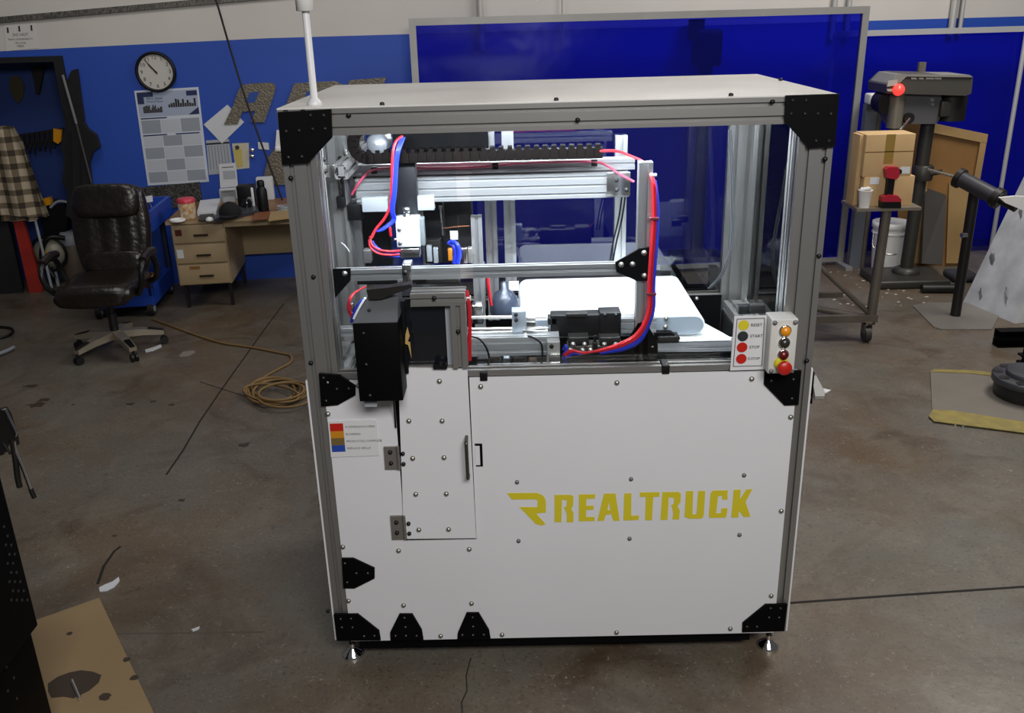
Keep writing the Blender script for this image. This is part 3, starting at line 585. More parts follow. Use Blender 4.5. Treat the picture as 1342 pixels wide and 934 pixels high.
# plaid shirt
def plaid():
    m = bpy.data.materials.new('plaid_flannel'); m.use_nodes = True; nt = m.node_tree; b = nt.nodes['Principled BSDF']; L = nt.links.new
    tc = nt.nodes.new('ShaderNodeTexCoord'); sx = nt.nodes.new('ShaderNodeSeparateXYZ'); L(tc.outputs['Object'], sx.inputs[0]); res = []
    for o_ in (0, 2):
        mu = nt.nodes.new('ShaderNodeMath'); mu.operation = 'MULTIPLY'; mu.inputs[1].default_value = 58; L(sx.outputs[o_], mu.inputs[0])
        si = nt.nodes.new('ShaderNodeMath'); si.operation = 'SINE'; L(mu.outputs[0], si.inputs[0])
        g_ = nt.nodes.new('ShaderNodeMath'); g_.operation = 'GREATER_THAN'; g_.inputs[1].default_value = .2; L(si.outputs[0], g_.inputs[0]); res.append(g_)
    ad = nt.nodes.new('ShaderNodeMath'); ad.operation = 'ADD'; L(res[0].outputs[0], ad.inputs[0]); L(res[1].outputs[0], ad.inputs[1])
    r = nt.nodes.new('ShaderNodeValToRGB'); r.color_ramp.interpolation = 'CONSTANT'; e_ = r.color_ramp.elements
    e_[0].position = 0; e_[0].color = S('a89a84'); e_[1].position = .3; e_[1].color = S('6a5d4a'); x = e_.new(.8); x.color = S('352d24')
    mr = nt.nodes.new('ShaderNodeMath'); mr.operation = 'MULTIPLY'; mr.inputs[1].default_value = .5; L(ad.outputs[0], mr.inputs[0]); L(mr.outputs[0], r.inputs[0]); L(r.outputs[0], b.inputs['Base Color']); b.inputs['Roughness'].default_value = .9; return m
def cloth(pl, pr_, off, amp, k=5):   # left edge and right edge pixel lists (same length)
    n = 24; mb = MB(); vs = []
    for (a, b_) in zip(pl, pr_):
        A, B = WALL.hit(*a, off), WALL.hit(*b_, off)
        for i in range(n+1): u = i/n; p = A.lerp(B, u); vs.append(Vector((p.x, off+amp*math.sin(u*math.tau*k/2)*(.4+.6*len(vs)/(n*len(pl))), p.z)))
    m_ = len(pl); mb.add(vs, [(j*(n+1)+i, j*(n+1)+i+1, (j+1)*(n+1)+i+1, (j+1)*(n+1)+i) for j in range(m_-1) for i in range(n)], True)
    k0 = len(mb.v); back = [v+Vector((0, .06, 0)) for v in vs]; mb.add(back, [(j*(n+1)+i, (j+1)*(n+1)+i, (j+1)*(n+1)+i+1, j*(n+1)+i+1) for j in range(m_-1) for i in range(n)], True)
    return mb
t = alc('plaid_shirt', 'brown and cream plaid shirt hanging at the left edge', 'shirt', 30, 290, -.1)
t.part('body', cloth([(-40, 165), (-42, 190), (-45, 220), (-46, 250), (-48, 280)], [(14, 166), (27, 188), (38, 220), (48, 250), (62, 285)], -.10, .03), plaid()); t.part('tail', cloth([(0, 275), (2, 290)], [(46, 278), (46, 289)], -.07, .03, 4), MATS.get('x') or bpy.data.materials['plaid_flannel'])
t.part('hanger_hook', MB().tube([WALL.hit(-10, 166, -.07), WALL.hit(-8, 150, -.07), WALL.hit(0, 130, -.03)], .006), BLKMET)
t = Thing('coat_stand', 'black upright post that carries the plaid shirt', 'stand', WALL.top(-8, 392), WALL)
q = WALL.hit(0, 130, -.03); t.part('post', MB().box((q.x-.40, -.02, 0), (q.x-.16, .0, q.z+.15)), DK)
# dark cabinet edge and red panel
solo('red_panel', MB().prism([(WALL.hit(x, y, .0).x, WALL.hit(x, y, .0).z) for x, y in ((18, 282), (31, 284), (58, 376), (56, 385), (42, 388))], 'y', -.04, .0), mat('red_paint', '9a2318', .5, 0, .4, 6, '6c140e'), 'tall red steel panel standing under the plaid shirt', 'panel', WALL)
solo('dark_board', MB().prism([(WALL.hit(x, y, .1).x, WALL.hit(x, y, .1).z) for x, y in ((-30, 200), (4, 200), (14, 290), (34, 385), (20, 392), (-30, 396))], 'y', .05, .1), BLKMET, 'black board leaning behind the red panel', 'board', WALL)
q = WALL.top(68, 376); q.y = .2; t = Thing('pedestal_fan', 'white round fan with a grey pole standing in the alcove', 'fan', (q.x, .2, 0), WALL)
c = WALL.hit(64, 332, .1); t.part('drum', MB().lathe([(.0001, -.03), (.05, -.03), (.13, 0), (.13, .08), (.0001, .09)], (c.x, .1, c.z), 28, 'y'), mat('fan_cream', '8e8a7c', .4)); t.part('hub', MB().lathe([(.03, -.045), (.0001, -.05)], (c.x, .1, c.z), 16, 'y'), mat('amber', 'b07818', .4)); t.part('pole', MB().cyl((c.x, .16, 0), (c.x, .16, c.z), .015), GREYP)
t.part('guard', MB().tube([(c.x+.15*math.cos(a_*math.tau/16), .09, c.z+.15*math.sin(a_*math.tau/16)) for a_ in range(17)], .012), BLKPL)
t = alc('steel_pole', 'thin grey pole leaning beside the red panel', 'pole', 66, 378, -.05); t.part('pole', MB().cyl(WALL.hit(46, 288, 0), WALL.hit(68, 378, -.05), .012, 10), GREYP)
c = WALL.hit(99, 340, .25); t = Thing('grey_canister', 'grey canister vacuum standing in the alcove behind the chair', 'vacuum', (c.x, .25, 0), WALL)
t.part('body', MB().lathe([(.12, 0), (.13, .05), (.13, .30), (.11, .36)], (c.x, .25, 0), 24), mat('can_brown', '584c40', .5)); t.part('lid', MB().lathe([(.11, .36), (.11, .42), (.08, .47), (.0001, .47)], (c.x, .25, 0), 24), GREYP); t.part('hose', MB().tube([(c.x, .1, .44), (c.x-.12, .05, .46), (c.x-.2, .04, .3), (c.x-.12, .0, .12)], .022), BLKPL)
# floor odds on the left
t = Thing('extension_cord', 'coiled brown extension cord lying on the floor behind the machine post', 'cord', atz(365, 515))
BR = mat('cord_brown', '7a6038', .6)
p = [atz(x, y, .008) for x, y in ((200, 418), (225, 427), (252, 437), (290, 449), (330, 455), (365, 462), (381, 466), (380, 475), (362, 485), (342, 497), (335, 508))]
t.part('lead', MB().tube(p, .008), BR)
random.seed(11)
for k in range(7):
    cx = 364+random.uniform(-10, 12); cy = 512+random.uniform(-5, 5); rx = random.uniform(28, 40); ry = random.uniform(11, 19); ph = random.uniform(0, 6); tl_ = random.uniform(-.12, .12)
    pts = [atz(cx+rx*math.cos(a_*math.tau/14+ph), cy+ry*math.sin(a_*math.tau/14+ph)+tl_*rx*math.cos(a_*math.tau/14+ph), .01+.012*(k % 4)) for a_ in range(15)]
    t.part('loop', MB().tube(pts, .008), BR)
solo('floor_tube', MB().tube([atz(-20, 470, .02), atz(8, 460, .02), atz(18, 455, .02)], .014), GREYP, 'grey tube end lying on the floor at the left edge', 'tube')
solo('floor_hose', MB().tube([atz(-20, 445, .012), atz(4, 442, .012), atz(16, 436, .012), (atz(14, 430, .012)), atz(-5, 428, .012)], .01), BLKPL, 'black hose end on the floor at the left edge', 'hose')
def scrap(name, pts, label, m=PAPER, th=.006): solo(name, MB().prism([(atz(x, y).x, atz(x, y).y) for x, y in pts], 'z', .001, th), m, label, 'scrap')
scrap('paper_scrap', ((130, 771), (138, 767), (148, 763), (156, 757), (157, 762), (150, 770), (140, 775), (131, 776)), 'curled white paper scrap near the tan board')
scrap('paper_scrap', ((251, 826), (262, 822), (261, 825), (253, 828)), 'small white paper fleck on the floor left of the machine')
scrap('paper_scrap', ((190, 459), (203, 455), (211, 452), (212, 455), (200, 460), (191, 462)), 'white torn paper strip on the floor under the chair')
scrap('flat_patch', ((235, 466), (240, 461), (255, 459), (256, 462), (247, 467), (236, 468)), 'pale grey patch of tape on the floor right of chair', mat('tape_patch', '7a746c', .6), .002)
scrap('paper_scrap', ((1068, 514), (1080, 510), (1089, 512), (1080, 517), (1070, 518)), 'white paper scrap just right of the machine post'); scrap('metal_offcut', ((1064, 498), (1069, 495), (1081, 518), (1080, 523), (1068, 523)), 'bright metal offcut on the floor right of the machine', mat('offcut_grey', 'a9a8a4', .5, .2), .02)

# plywood, near cabinet, pliers
p = [atz(130, 783, .02), atz(30, 818, .02), atz(20, 1010, .02), atz(238, 1010, .02)]
PLY = mat('tan_board', '8f7856', .6, 0, .3, 3, '7a6242')
t = Thing('plywood_board', 'tan plywood board lying on the floor in the lower left', 'board', (p[1].x, p[1].y, 0)); t.part('sheet', MB().prism([(q.x, q.y) for q in p], 'z', 0, .02), PLY)
for (x, y, r) in ((91, 830, .012), (137, 913, .022), (166, 864, .015), (176, 888, .016), (95, 895, .09)):
    c = atz(x, y, .02); random.seed(x); t.part('stain', MB().prism([(c.x+r*random.uniform(.8, 1.1)*math.cos(a_*math.tau/12), c.y+r*random.uniform(.7, 1)*math.sin(a_*math.tau/12)) for a_ in range(12)], 'z', .02, .021), mat('board_stain', '3a2e22', .7))
c = atz(100, 905, .021); d = (atz(105, 915, .021)-atz(92, 885, .021)); solo('steel_pin', MB().cyl(c-d*.4+Vector((0, 0, .006)), c+d*.4+Vector((0, 0, .006)), .006, 10), STEEL, 'short steel pin lying on the tan plywood board', 'pin')
# near black perforated cabinet
NY = -.35
A = lambda x, y, Y=NY: aty(x, y, Y)
t = Thing('tool_cabinet', 'black perforated steel tool cabinet cropped by the left edge', 'cabinet', (A(0, 900).x-.2, NY, 0))
def pbox(x1px, ytop, Y0, Y1, zb):
    q = A(x1px, ytop, Y0); return MB().bbox((q.x-.7, Y0, zb), (q.x, Y1, q.z), .006), q
b1, q1 = pbox(52, 815, -.35, .15, 0); 
# lower body: its right front edge follows the photograph from (40,820) to (66,934)
lx = A(52, 870, -.35).x; ux = A(26, 722, -.35).x; zt_ = A(48, 819, -.35).z; p0 = A(0, 632)
t.part('lower_body', MB().bbox((lx-.7, -.95, .07), (lx, -.35, zt_-.002), .006), BLACK)
t.part('upper_body', MB().bbox((ux-.7, -.95, zt_), (ux, -.35, 1.22), .006), BLACK)
hole = MB().cyl((0, 0, 0), (0, -.002, 0), .0045, 8).mesh('vent_hole', mat('hole_grey', '2c2a2a', .6))
def sidehit(x, y, X): d = ray(x, y); return CAM+d*((X-CAM.x)/d.x)
for j_ in range(9):
    for i_ in range(4):
        x, y = 5+7*i_+3.4*(j_ % 2)+1.2*j_, 690+12*j_
        if x < (y-632)*.28-6: t.put('vent_hole', hole, sidehit(x, y, ux), rot=(0, 0, math.pi/2))
for (x, y) in ((8, 850), (14, 862), (8, 874), (18, 888), (10, 905), (22, 915)): t.put('vent_hole', hole, sidehit(x, y, lx), rot=(0, 0, math.pi/2))
t.part('foot', MB().box((lx-.1, -.42, .021), (lx-.04, -.36, .07)), BLACK); t.part('foot', MB().box((lx-.1, -.9, .0), (lx-.04, -.84, .07)), BLACK)
PY = -.34; t = Thing('locking_pliers', 'steel locking pliers hanging by the left edge above the cabinet', 'pliers', A(10, 560, PY))
def pp(pts, Y, th): return MB().prism([(A(x, y, Y).x, A(x, y, Y).z) for x, y in pts], 'y', Y, Y+th)
t.part('jaw', pp(((-16, 540), (4, 536), (10, 545), (19, 572), (21, 585), (10, 580), (4, 596), (-16, 600)), PY, .02), BLKMET)
t.part('jaw_edge', pp(((2, 537), (6, 537), (21, 568), (20, 573)), PY-.004, .012), STEEL)
hd = t.part('handle', MB().tube([A(18, 578, PY), A(21, 592, PY), A(29, 610, PY), (A(38, 634, PY)), A(42, 645, PY)], .006), STEEL); t.part('adjusting_screw', MB().cyl(A(40, 640, PY), A(45, 652, PY), .007, 12), BLKMET, hd)
t.part('handle', MB().tube([A(16, 575, PY), A(20, 600, PY), A(23, 625, PY), A(26, 638, PY)], .0085), BLKMET); t.part('lever', MB().tube([A(4, 580, PY), A(14, 595, PY)], .004), BLKMET)
# ================================================================ THE MACHINE (one thing)
W, D, H, ZB, ZP = 1.6, .91, 1.942, .107, 1.107
M = Thing('packing_machine', 'large white and aluminium automation machine with clear enclosure and yellow lettering', 'machine', (W/2, D/2, 0))
bolt_m = MB().lathe([(.0085, 0), (.0085, -.004), (.006, -.0075), (.0001, -.009)], (0, 0, 0), 12, 'y').mesh('bolt', mat('bolt_zinc', 'a09c96', .35, .8))
bolt_w = MB().lathe([(.007, 0), (.007, -.005), (.0001, -.006)], (0, 0, 0), 12, 'y').mesh('screw', mat('screw_grey', '77757a', .5, .3))
bolt_b = MB().lathe([(.007, 0), (.007, -.005), (.005, -.008), (.0001, -.009)], (0, 0, 0), 12, 'y').mesh('bolt', mat('bolt_black', '18181a', .4, .4))
bolt_k = MB().lathe([(.0055, 0), (.0055, -.002), (.0001, -.004)], (0, 0, 0), 10, 'y').mesh('bolt', mat('bolt_dull', '4a4a4c', .3, .8))
# columns and beams
for x in (0, W-.1):
    M.part('post', ext((x, 0, ZB), (x+.1, .1, H), 'z'), ALU); M.part('post', ext((x, D-.05, ZB), (x+.1, D, H), 'z'), ALU)
M.part('top_beam', ext((.1, 0, H-.075), (W-.1, .05, H), 'x', .0375), ALU); M.part('top_beam', ext((.1, D-.05, H-.075), (W-.1, D, H), 'x', .0375), ALU)
for x in (0, W-.05):
    M.part('side_beam', ext((x, .1, H-.075), (x+.05, D-.1, H), 'y', .0375), ALU); M.part('side_beam', ext((x, .1, ZP-.07), (x+.10, D-.1, ZP-.02), 'y', .05) if x == 0 else ext((x-.05, .1, ZP-.07), (x+.05, D-.1, ZP-.02), 'y', .05), ALU)
    M.part('side_beam', ext((x, .1, ZB), (x+.05, D-.1, ZB+.05), 'y'), ALU)
M.part('deck_beam', ext((.1, .0, ZP-.03), (W-.1, .045, ZP+.022), 'x'), ALU); M.part('deck_beam', ext((.1, D-.05, ZP-.06), (W-.1, D, ZP-.01), 'x'), ALU)
M.part('base_beam', ext((.05, .0, ZB), (W-.05, .05, ZB+.05), 'x'), ALU); M.part('base_beam', ext((.05, D-.05, ZB), (W-.05, D, ZB+.05), 'x'), ALU)
M.part('shadow_strip', MB().box((.075, .02, ZB-.052), (W-.12, .055, ZB)), BLACK)  # added black strip stands in for shadow under the recessed bottom
M.part('top_panel', MB().bbox((0, 0.0, H), (W, D, H+.005), .001), mat('roof_white', 'cfcdca', .3, 0, .7, 2.5, 'b9b5b0'))
for (x, y) in ((.3, .02), (.8, .02), (1.3, .02), (W-.012, .55)): M.put('bolt', bolt_b, (x, y, H+.005), rot=(-math.pi/2, 0, 0))
# stack light pole
c = atz(412.5, 137, H+.005)
pl = M.part('light_pole', MB().lathe([(.022, 0), (.022, .006), (.015, .016), (.0105, .02), (.0105, .3)], c, 18), mat('pole_white', 'c9c9cb', .4)); qz = aty(402, 15, c.y).z
M.part('pole_sleeve', MB().cyl(c+Vector((0, 0, .29)), (c.x, c.y, qz), .0105, 18), MATS['pole_white'], pl); M.part('lamp_base', MB().lathe([(.0105, 0), (.026, .002), (.026, .16), (.0001, .16)], (c.x, c.y, qz), 20), WHITEP, pl)
for k, cc in enumerate(('c03020', 'c88a18', '3a8a3a', '2b4aa8')): M.part('signal_lens', MB().cyl((c.x, c.y, qz+.16+.05*k), (c.x, c.y, qz+.205+.05*k), .026, 20), mat('lens_'+cc, cc, .2), pl)
# front panels (screwed-on white sheet, cut round the logo and the hatch)
def fp(pts, Y=0): return [(aty(x, y, Y).x, aty(x, y, Y).z) for x, y in pts]
XL, XR = .052, 1.556
dl, dr_, dt, db = aty(525, 600, -.006).x, aty(618.5, 600, -.006).x, ZP+.004, aty(575, 706, -.006).z     # door outline
P0 = M.part('front_panel', MB().prism([(XL, ZB-.002), (XR, ZB-.002), (XR, ZP), (dr_+.003, ZP), (dr_+.003, db-.006), (dl-.005, db-.006), (dl-.005, ZP), (XL, ZP)], 'y', -.006, 0), WHITE)
M.part('door_backing', MB().box((dl-.02, .0, db-.02), (dr_+.02, .004, ZP)), BLACK)
hd_ = fp([(622, 581), (632, 581), (633, 611), (624, 611)], -.006)
M.part('latch_slot', MB().prism(hd_, 'y', -.007, -.0062), BLACK); hd2 = fp([(622, 584), (628.5, 584), (629.5, 609), (623, 609)], -.007); M.part('latch_tab', MB().prism(hd2, 'y', -.0085, -.007), WHITE)
for x, y in ((430, 542), (449.5, 716), (522.5, 721), (615, 719), (457, 786.6), (529, 792.5), (618, 790), (577.6, 832.6), (658, 831), (808, 828), (957, 823), (1010.5, 780), (1023.6, 669), (630, 506), (808.5, 501), (985, 496), (1036, 546), (470, 505), (430, 500)):
    M.put('bolt', bolt_m, aty(x, y, -.006), P0)
for x, y in ((677.7, 631), (827, 627), (975, 622), (679.7, 708), (825, 705), (969, 700)): M.put('screw', bolt_w, aty(x, y, -.006), P0)
# side lower panels
for x0, x1 in ((-.006, 0), (W, W+.006)):
    o = M.part('side_panel', MB().box((x0, .0, ZB), (x1, D, ZP)), WHITE)
    for z in (.25, .45, .65, .85, 1.0): M.put('screw', bolt_m, (x0 if x0 < 0 else x1, .02, z), o, (0, 0, -math.pi/2 if x0 < 0 else math.pi/2))
M.part('back_panel', MB().box((0, D, ZB), (W, D+.004, ZP)), BLACK)
# small fasteners on visible extrusions
for x, y in ((381.4, 233), (411, 362.5), (407.5, 475), (1081, 208), (1073, 335), (1057, 472), (757, 157), (457, 151), (1012, 133), (430, 800)): M.put('bolt', bolt_b, aty(x, y, -.001))
# joining plates
BP = BLACK
def plate(poly, bolts, Y=-.010, th=.010, name='gusset_plate'):
    o = M.part(name, MB().prism(fp(poly, Y), 'y', Y-.004, Y+th-.004), BP)
    for b_ in bolts: M.put('bolt', bolt_k, aty(*b_, Y-.004), o)
plate([(364, 147), (434, 143), (435.5, 180), (404, 213.5), (370, 216)], [(407, 151), (424, 151), (375, 172), (392, 171), (409.5, 169), (426, 168.5), (378, 206), (395.5, 205)])
plate([(1030, 125), (1099.5, 122.8), (1094, 192), (1061, 194), (1028.5, 160)], [(1039, 131.5), (1056.5, 131.5), (1037, 149), (1055, 149), (1072, 149), (1089, 149), (1069.5, 184.5), (1086.5, 184.5)])
plate([(418, 489), (445, 491), (466, 505), (466, 517), (443, 530), (421, 532)], [(424, 495), (427.5, 525), (441.5, 509.5), (457, 509)])
plate([(1002, 487), (1050, 485), (1046, 530), (1028, 530.5), (1001, 503)], [(1038, 522), (1011, 499), (1040, 497)])
plate([(448, 731), (463, 731), (491, 744), (491, 757), (465, 770), (450, 770)], [(452, 738), (467, 751), (482, 751), (455, 763)])
plate([(437.5, 804.5), (469, 804), (497, 826), (499, 838), (441.5, 838.8)], [(446.5, 811), (460, 810.5), (448, 822), (462, 822), (477, 833.5), (490.5, 833)])
plate([(512, 838), (511.5, 828), (523.5, 804), (540.5, 804), (553, 825), (555, 837.5)], [(530, 809.5), (531.5, 821.5), (518.5, 833), (532, 833), (546, 833)])
plate([(599.5, 837), (600, 829), (611.5, 802.5), (627.5, 802.5), (641, 825), (643, 836.5)], [(619.5, 809), (620, 821), (606, 832), (620, 832), (634, 831.5)])
plate([(1003, 791.5), (1031.5, 791), (1027.5, 826), (972.5, 827.5), (973, 816)], [(1010, 797), (1023, 797), (1008, 809), (1021, 809), (979, 821), (992, 821)])
plate([(1062, 487), (1067, 487), (1064, 528), (1058, 529)], [], .06, .006)
# feet
for x in (.041, W-.041):
    for y in (.052, D-.05):
        o = M.part('levelling_foot', MB().lathe([(.040, 0), (.041, .006), (.034, .014), (.012, .034), (.010, .038), (.012, .044), (.012, .052)], (x, y, 0), 28), CHROME)
        M.part('stem', MB().cyl((x, y, .05), (x, y, ZB-.02), .009, 14).lathe([(.016, ZB-.035), (.016, ZB-.02)], (x, y, 0), 6).lathe([(.026, ZB-.012), (.026, ZB)], (x, y, 0), 16), BLKMET, o)
# ---- logo cut-out, yellow inlay
def logo(polys, name='letter'):
    mb = MB()
    for p in polys: q = MB().prism(fp(p, -.006), 'y', -.0075, -.006); mb.add(q.v, q.f)
    M.part(name, mb, YEL)
def zl(ox, oy, pts): return [(ox+x/7.894, oy+y/7.894) for x, y in pts]
a = lambda *p: zl(660, 630, p); b = lambda *p: zl(820, 630, p)
logo([a((35, 125), (340, 122), (400, 145), (350, 200), (325, 188), (85, 190)), a((400, 145), (425, 170), (438, 215), (438, 325), (350, 270), (352, 215), (350, 200)), a((165, 268), (350, 270), (438, 325), (335, 335), (435, 445), (395, 458), (335, 445))], 'emblem')
logo([a((527, 143), (605, 143), (598, 425), (527, 425)), a((605, 143), (700, 143), (722, 160), (655, 200), (604, 190)), a((722, 160), (720, 250), (700, 290), (640, 300), (625, 272), (650, 262), (655, 200)), a((640, 300), (700, 290), (724, 330), (722, 425), (652, 425), (655, 350))])
logo([a((780, 138), (858, 138), (852, 415), (778, 415)), a((858, 138), (948, 135), (944, 180), (857, 184)), a((855, 256), (932, 254), (930, 296), (854, 298)), a((853, 372), (942, 370), (942, 412), (852, 415))])
logo([a((1038, 130), (1095, 130), (1090, 215), (1070, 320), (1036, 410), (970, 412)), a((1095, 130), (1158, 128), (1200, 408), (1138, 412), (1108, 320), (1090, 215)), a((1074, 300), (1104, 300), (1110, 345), (1062, 345))])
logo([a((1248, 128), (1322, 126), (1320, 405), (1240, 408)), [(827.5, 675.5), (837.5, 675), (837, 680.8), (827, 681.3)]])
logo([b((148, 118), (350, 115), (348, 162), (146, 164)), b((208, 163), (285, 162), (272, 405), (200, 405))])
logo([b((380, 115), (448, 114), (432, 400), (360, 402)), b((448, 114), (545, 112), (570, 130), (500, 175), (446, 165)), b((570, 130), (567, 215), (535, 262), (480, 268), (470, 250), (498, 235), (500, 175)), b((480, 268), (535, 262), (560, 300), (553, 395), (483, 397), (492, 330))])
logo([b((624, 104), (698, 103), (690, 345), (650, 388), (608, 370)), b((690, 345), (732, 343), (800, 375), (780, 388), (650, 388)), b((750, 103), (823, 102), (808, 345), (800, 375), (732, 343))])
logo([b((905, 98), (1055, 96), (1052, 145), (955, 155), (878, 125)), b((878, 125), (955, 155), (935, 335), (860, 355)), b((860, 355), (935, 335), (985, 330), (1045, 345), (1035, 378), (865, 380)), b((1052, 145), (1055, 190), (992, 190), (1000, 150.5)), b((990, 283), (1053, 280), (1045, 345), (985, 330))])
logo([b((1118, 90), (1190, 89), (1165, 375), (1092, 378)), b((1181, 190), (1250, 86), (1308, 84), (1240, 215), (1174, 275)), b((1174, 275), (1240, 215), (1290, 368), (1222, 372), (1171, 305))])
# ---- door hatch
DY = -.016
dq = fp([(521.5, 482), (612.5, 483.5), (624, 705), (529.5, 706)], DY)
DR = M.part('access_door', MB().prism(dq, 'y', DY, DY+.006), WHITE, label='hinged white door of the machine front')
for x, y in ((576, 499), (536, 551), (579.5, 551), (541, 600), (582, 599), (545, 647), (585, 646.5), (549, 693.5), (588, 693)): M.put('bolt', bolt_m, aty(x, y, DY), DR)
for x, y in ((528, 594), (529, 607.5), (535.5, 685.5), (536.5, 698.5)): M.put('bolt', bolt_b, aty(x, y, DY), DR)
h0, h1 = aty(611.5, 572, DY), aty(614, 622, DY)
M.part('handle', MB().tube([h0+Vector((0, 0, 0)), h0+Vector((0, -.03, -.004)), h0+Vector((0, -.038, -.02)), h1+Vector((0, -.038, .02)), h1+Vector((0, -.03, .004)), h1], .006, 10), mat('handle_steel', '5c5955', .3, .8), DR)
HM = mat('hinge_steel', '8e8984', .4, .7)
for pts, bl_ in (([(503, 585), (521, 584.5), (523.5, 614), (505, 614)], [(511.5, 592), (512.5, 606.5)]), ([(511.5, 675.5), (529, 675), (531.5, 705.5), (514, 706)], [(519.5, 684), (520.5, 697.5)])):
    hg = M.part('hinge', MB().prism(fp(pts, -.008), 'y', -.014, -.006), HM)
    for x, y in bl_: M.put('bolt', bolt_b, aty(x, y, -.014), hg)
    kx = fp([pts[1], pts[2]], -.016); M.part('hinge_pin', MB().cyl((kx[0][0], -.018, kx[0][1]), (kx[1][0], -.018, kx[1][1]), .0055, 10), HM, hg)
# window frame above the door
zt = aty(600, 384, -.03).z; xs0, xs1 = aty(592, 440, -.03).x, aty(611.5, 440, -.03).x; zb_ = ZP+.03; xh0 = aty(537, 385, -.03).x
M.part('hatch_post', ext((xs0, -.03, aty(600, 483, -.03).z), (xs1, .02, zt-.04), 'z', .05), ALU)
o = M.part('hatch_rail', ext((xh0, -.03, zt-.04), (xs1, .045, zt), 'x', .04), ALU); M.put('bolt', bolt_b, aty(569, 390, -.03), o)
M.part('hatch_rail', ext((xh0-.07, -.01, ZP+.005), (xs0, .03, ZP+.045), 'x', .04), ALU)
M.put('bolt', bolt_b, aty(600.5, 434, -.03))
x2 = aty(585, 440, .0).x; M.part('inner_stile', MB().box((x2, .0, ZP+.03), (xs0, .02, ZP+.24)), GREYP)
M.part('hatch_window', MB().box((xh0-.08, .012, ZP+.045), (xs0+.005, .018, zt-.03)), mat('smoked_acrylic', '14161b', .12, coat=.5), label='smoked black acrylic hatch window')
lc = fp([(568, 482), (568, 477), (573, 475), (576, 478), (580, 478), (583, 475), (587, 477), (586, 482)], -.02); M.part('latch', MB().prism(lc, 'y', -.03, -.01), BLKPL)
# hopper: black box with sloped shoulder and a lid blade
HY = -.13
q = fp([(467, 425.5), (524, 422), (528.5, 525), (476.5, 528)], HY); r = fp([(482, 385), (523, 383), (532, 425), (475, 430)], .02)
hx0, hx1, hz0, hz1 = q[3][0]-.012, q[2][0], q[2][1], q[1][1]
hz2 = aty(500, 386, -.02).z; sx0, sx1 = aty(484, 388, -.02).x, aty(522, 386, -.02).x
HP = M.part('hopper_box', MB().bbox((hx0, HY, hz0), (hx1, -.02, hz1), .003), BLACK, label='black box housing on the machine front')
vs = [(hx0, HY, hz1), (hx1, HY, hz1), (hx1, .03, hz1), (hx0, .03, hz1), (sx0, -.03, hz2), (sx1, -.03, hz2), (sx1, .05, hz2), (sx0, .05, hz2)]
M.part('sloped_cover', MB().add(vs, [(0, 3, 2, 1), (4, 5, 6, 7), (0, 1, 5, 4), (1, 2, 6, 5), (2, 3, 7, 6), (3, 0, 4, 7)]), mat('grey_black_metal', '5c5e62', .45, .2), label='grey sloping cover')
lp = [aty(x, y, -.03) for x, y in ((482, 376), (512, 373), (540, 369), (541, 373), (520, 381), (502, 388), (485, 389))]
M.part('lid_blade', MB().prism([(v.x, v.z) for v in lp], 'y', -.06, -.02), BLKMET)
for x, y in ((476.5, 436.5), (480, 477.5), (485, 518)): M.put('bolt', bolt_k, aty(x, y, HY), HP)
for x, y in ((484, 406),): M.put('bolt', bolt_k, aty(x, y, -.09))
bx = fp([(477.5, 526), (494, 526), (494, 533), (478, 533)], -.10); M.part('proximity_sensor', MB().prism(bx, 'y', -.10, -.06), GREYP, HP)
M.part('hopper_cable', MB().tube([aty(516, 524, -.05), aty(517.5, 545, -.02), aty(518.5, 560, -.012)], .003), BLKPL, HP)
M.part('side_wing', MB().box((hx1, -.03, hz0+.05), (aty(536, 470, -.0).x, .012, hz2-.02)), mat('smoked_dark', '0d0e14', .3))
lg = fp([(534, 428), (537, 440), (534.5, 447), (537.5, 448), (539.5, 470), (535, 452), (531, 450), (531.5, 438)], -.031); M.part('lightning_mark', MB().prism(lg, 'y', -.032, -.031), mat('bolt_tan', 'a88a50', .6))
# ---- status sign and operator sign
sg = fp([(430, 551.5), (493, 549.5), (497, 596), (434, 598.5)], -.006); S0 = M.part('status_sign', MB().prism(sg, 'y', -.010, -.006), mat('sign_white', 'c9c8ca', .5))
for (y0, y1, m_) in ((555, 565, RED), (565, 574, mat('sign_amber', 'b87a12', .5)), (574, 583.5, mat('sign_olive', '6a5830', .5)), (583.5, 592, mat('sign_blue', '1c3f96', .5))):
    k = (y0-555)*.09; p = fp([(432+k, y0), (449.5+k, y0-.6), (450.3+k, y1-.6), (432.8+k, y1)], -.010); M.part('colour_block', MB().prism(p, 'y', -.011, -.010), m_, S0)
for s_, x, y in (('X DIMENSION OPEN', 452, 559.5), ('RUNNING', 453, 569), ('PRODUCT(S) COMPLETE', 454, 578.3), ('REPLACE GRILLE', 455, 587.5)): M.part('lettering', text_mb(s_, .0105, aty(x, y, -.0105)).xf(Matrix.Identity(4)), INK, S0)
SY = -.02
sg = fp([(962.5, 415), (1005.5, 413.5), (1002, 484), (957, 485.5)], SY); S1 = M.part('operator_sign', MB().prism(sg, 'y', SY, SY+.005), MATS['sign_white'])
fr1 = [(966, 418), (1002, 416.8), (998.5, 479), (961, 480)]
for i in range(4):
    A_, B_ = aty(*fr1[i], SY-.001), aty(*fr1[(i+1) % 4], SY-.001); M.part('sign_border', MB().cyl(A_, B_, .0012, 6), mat('border_grey', '5a5a60', .6), S1)
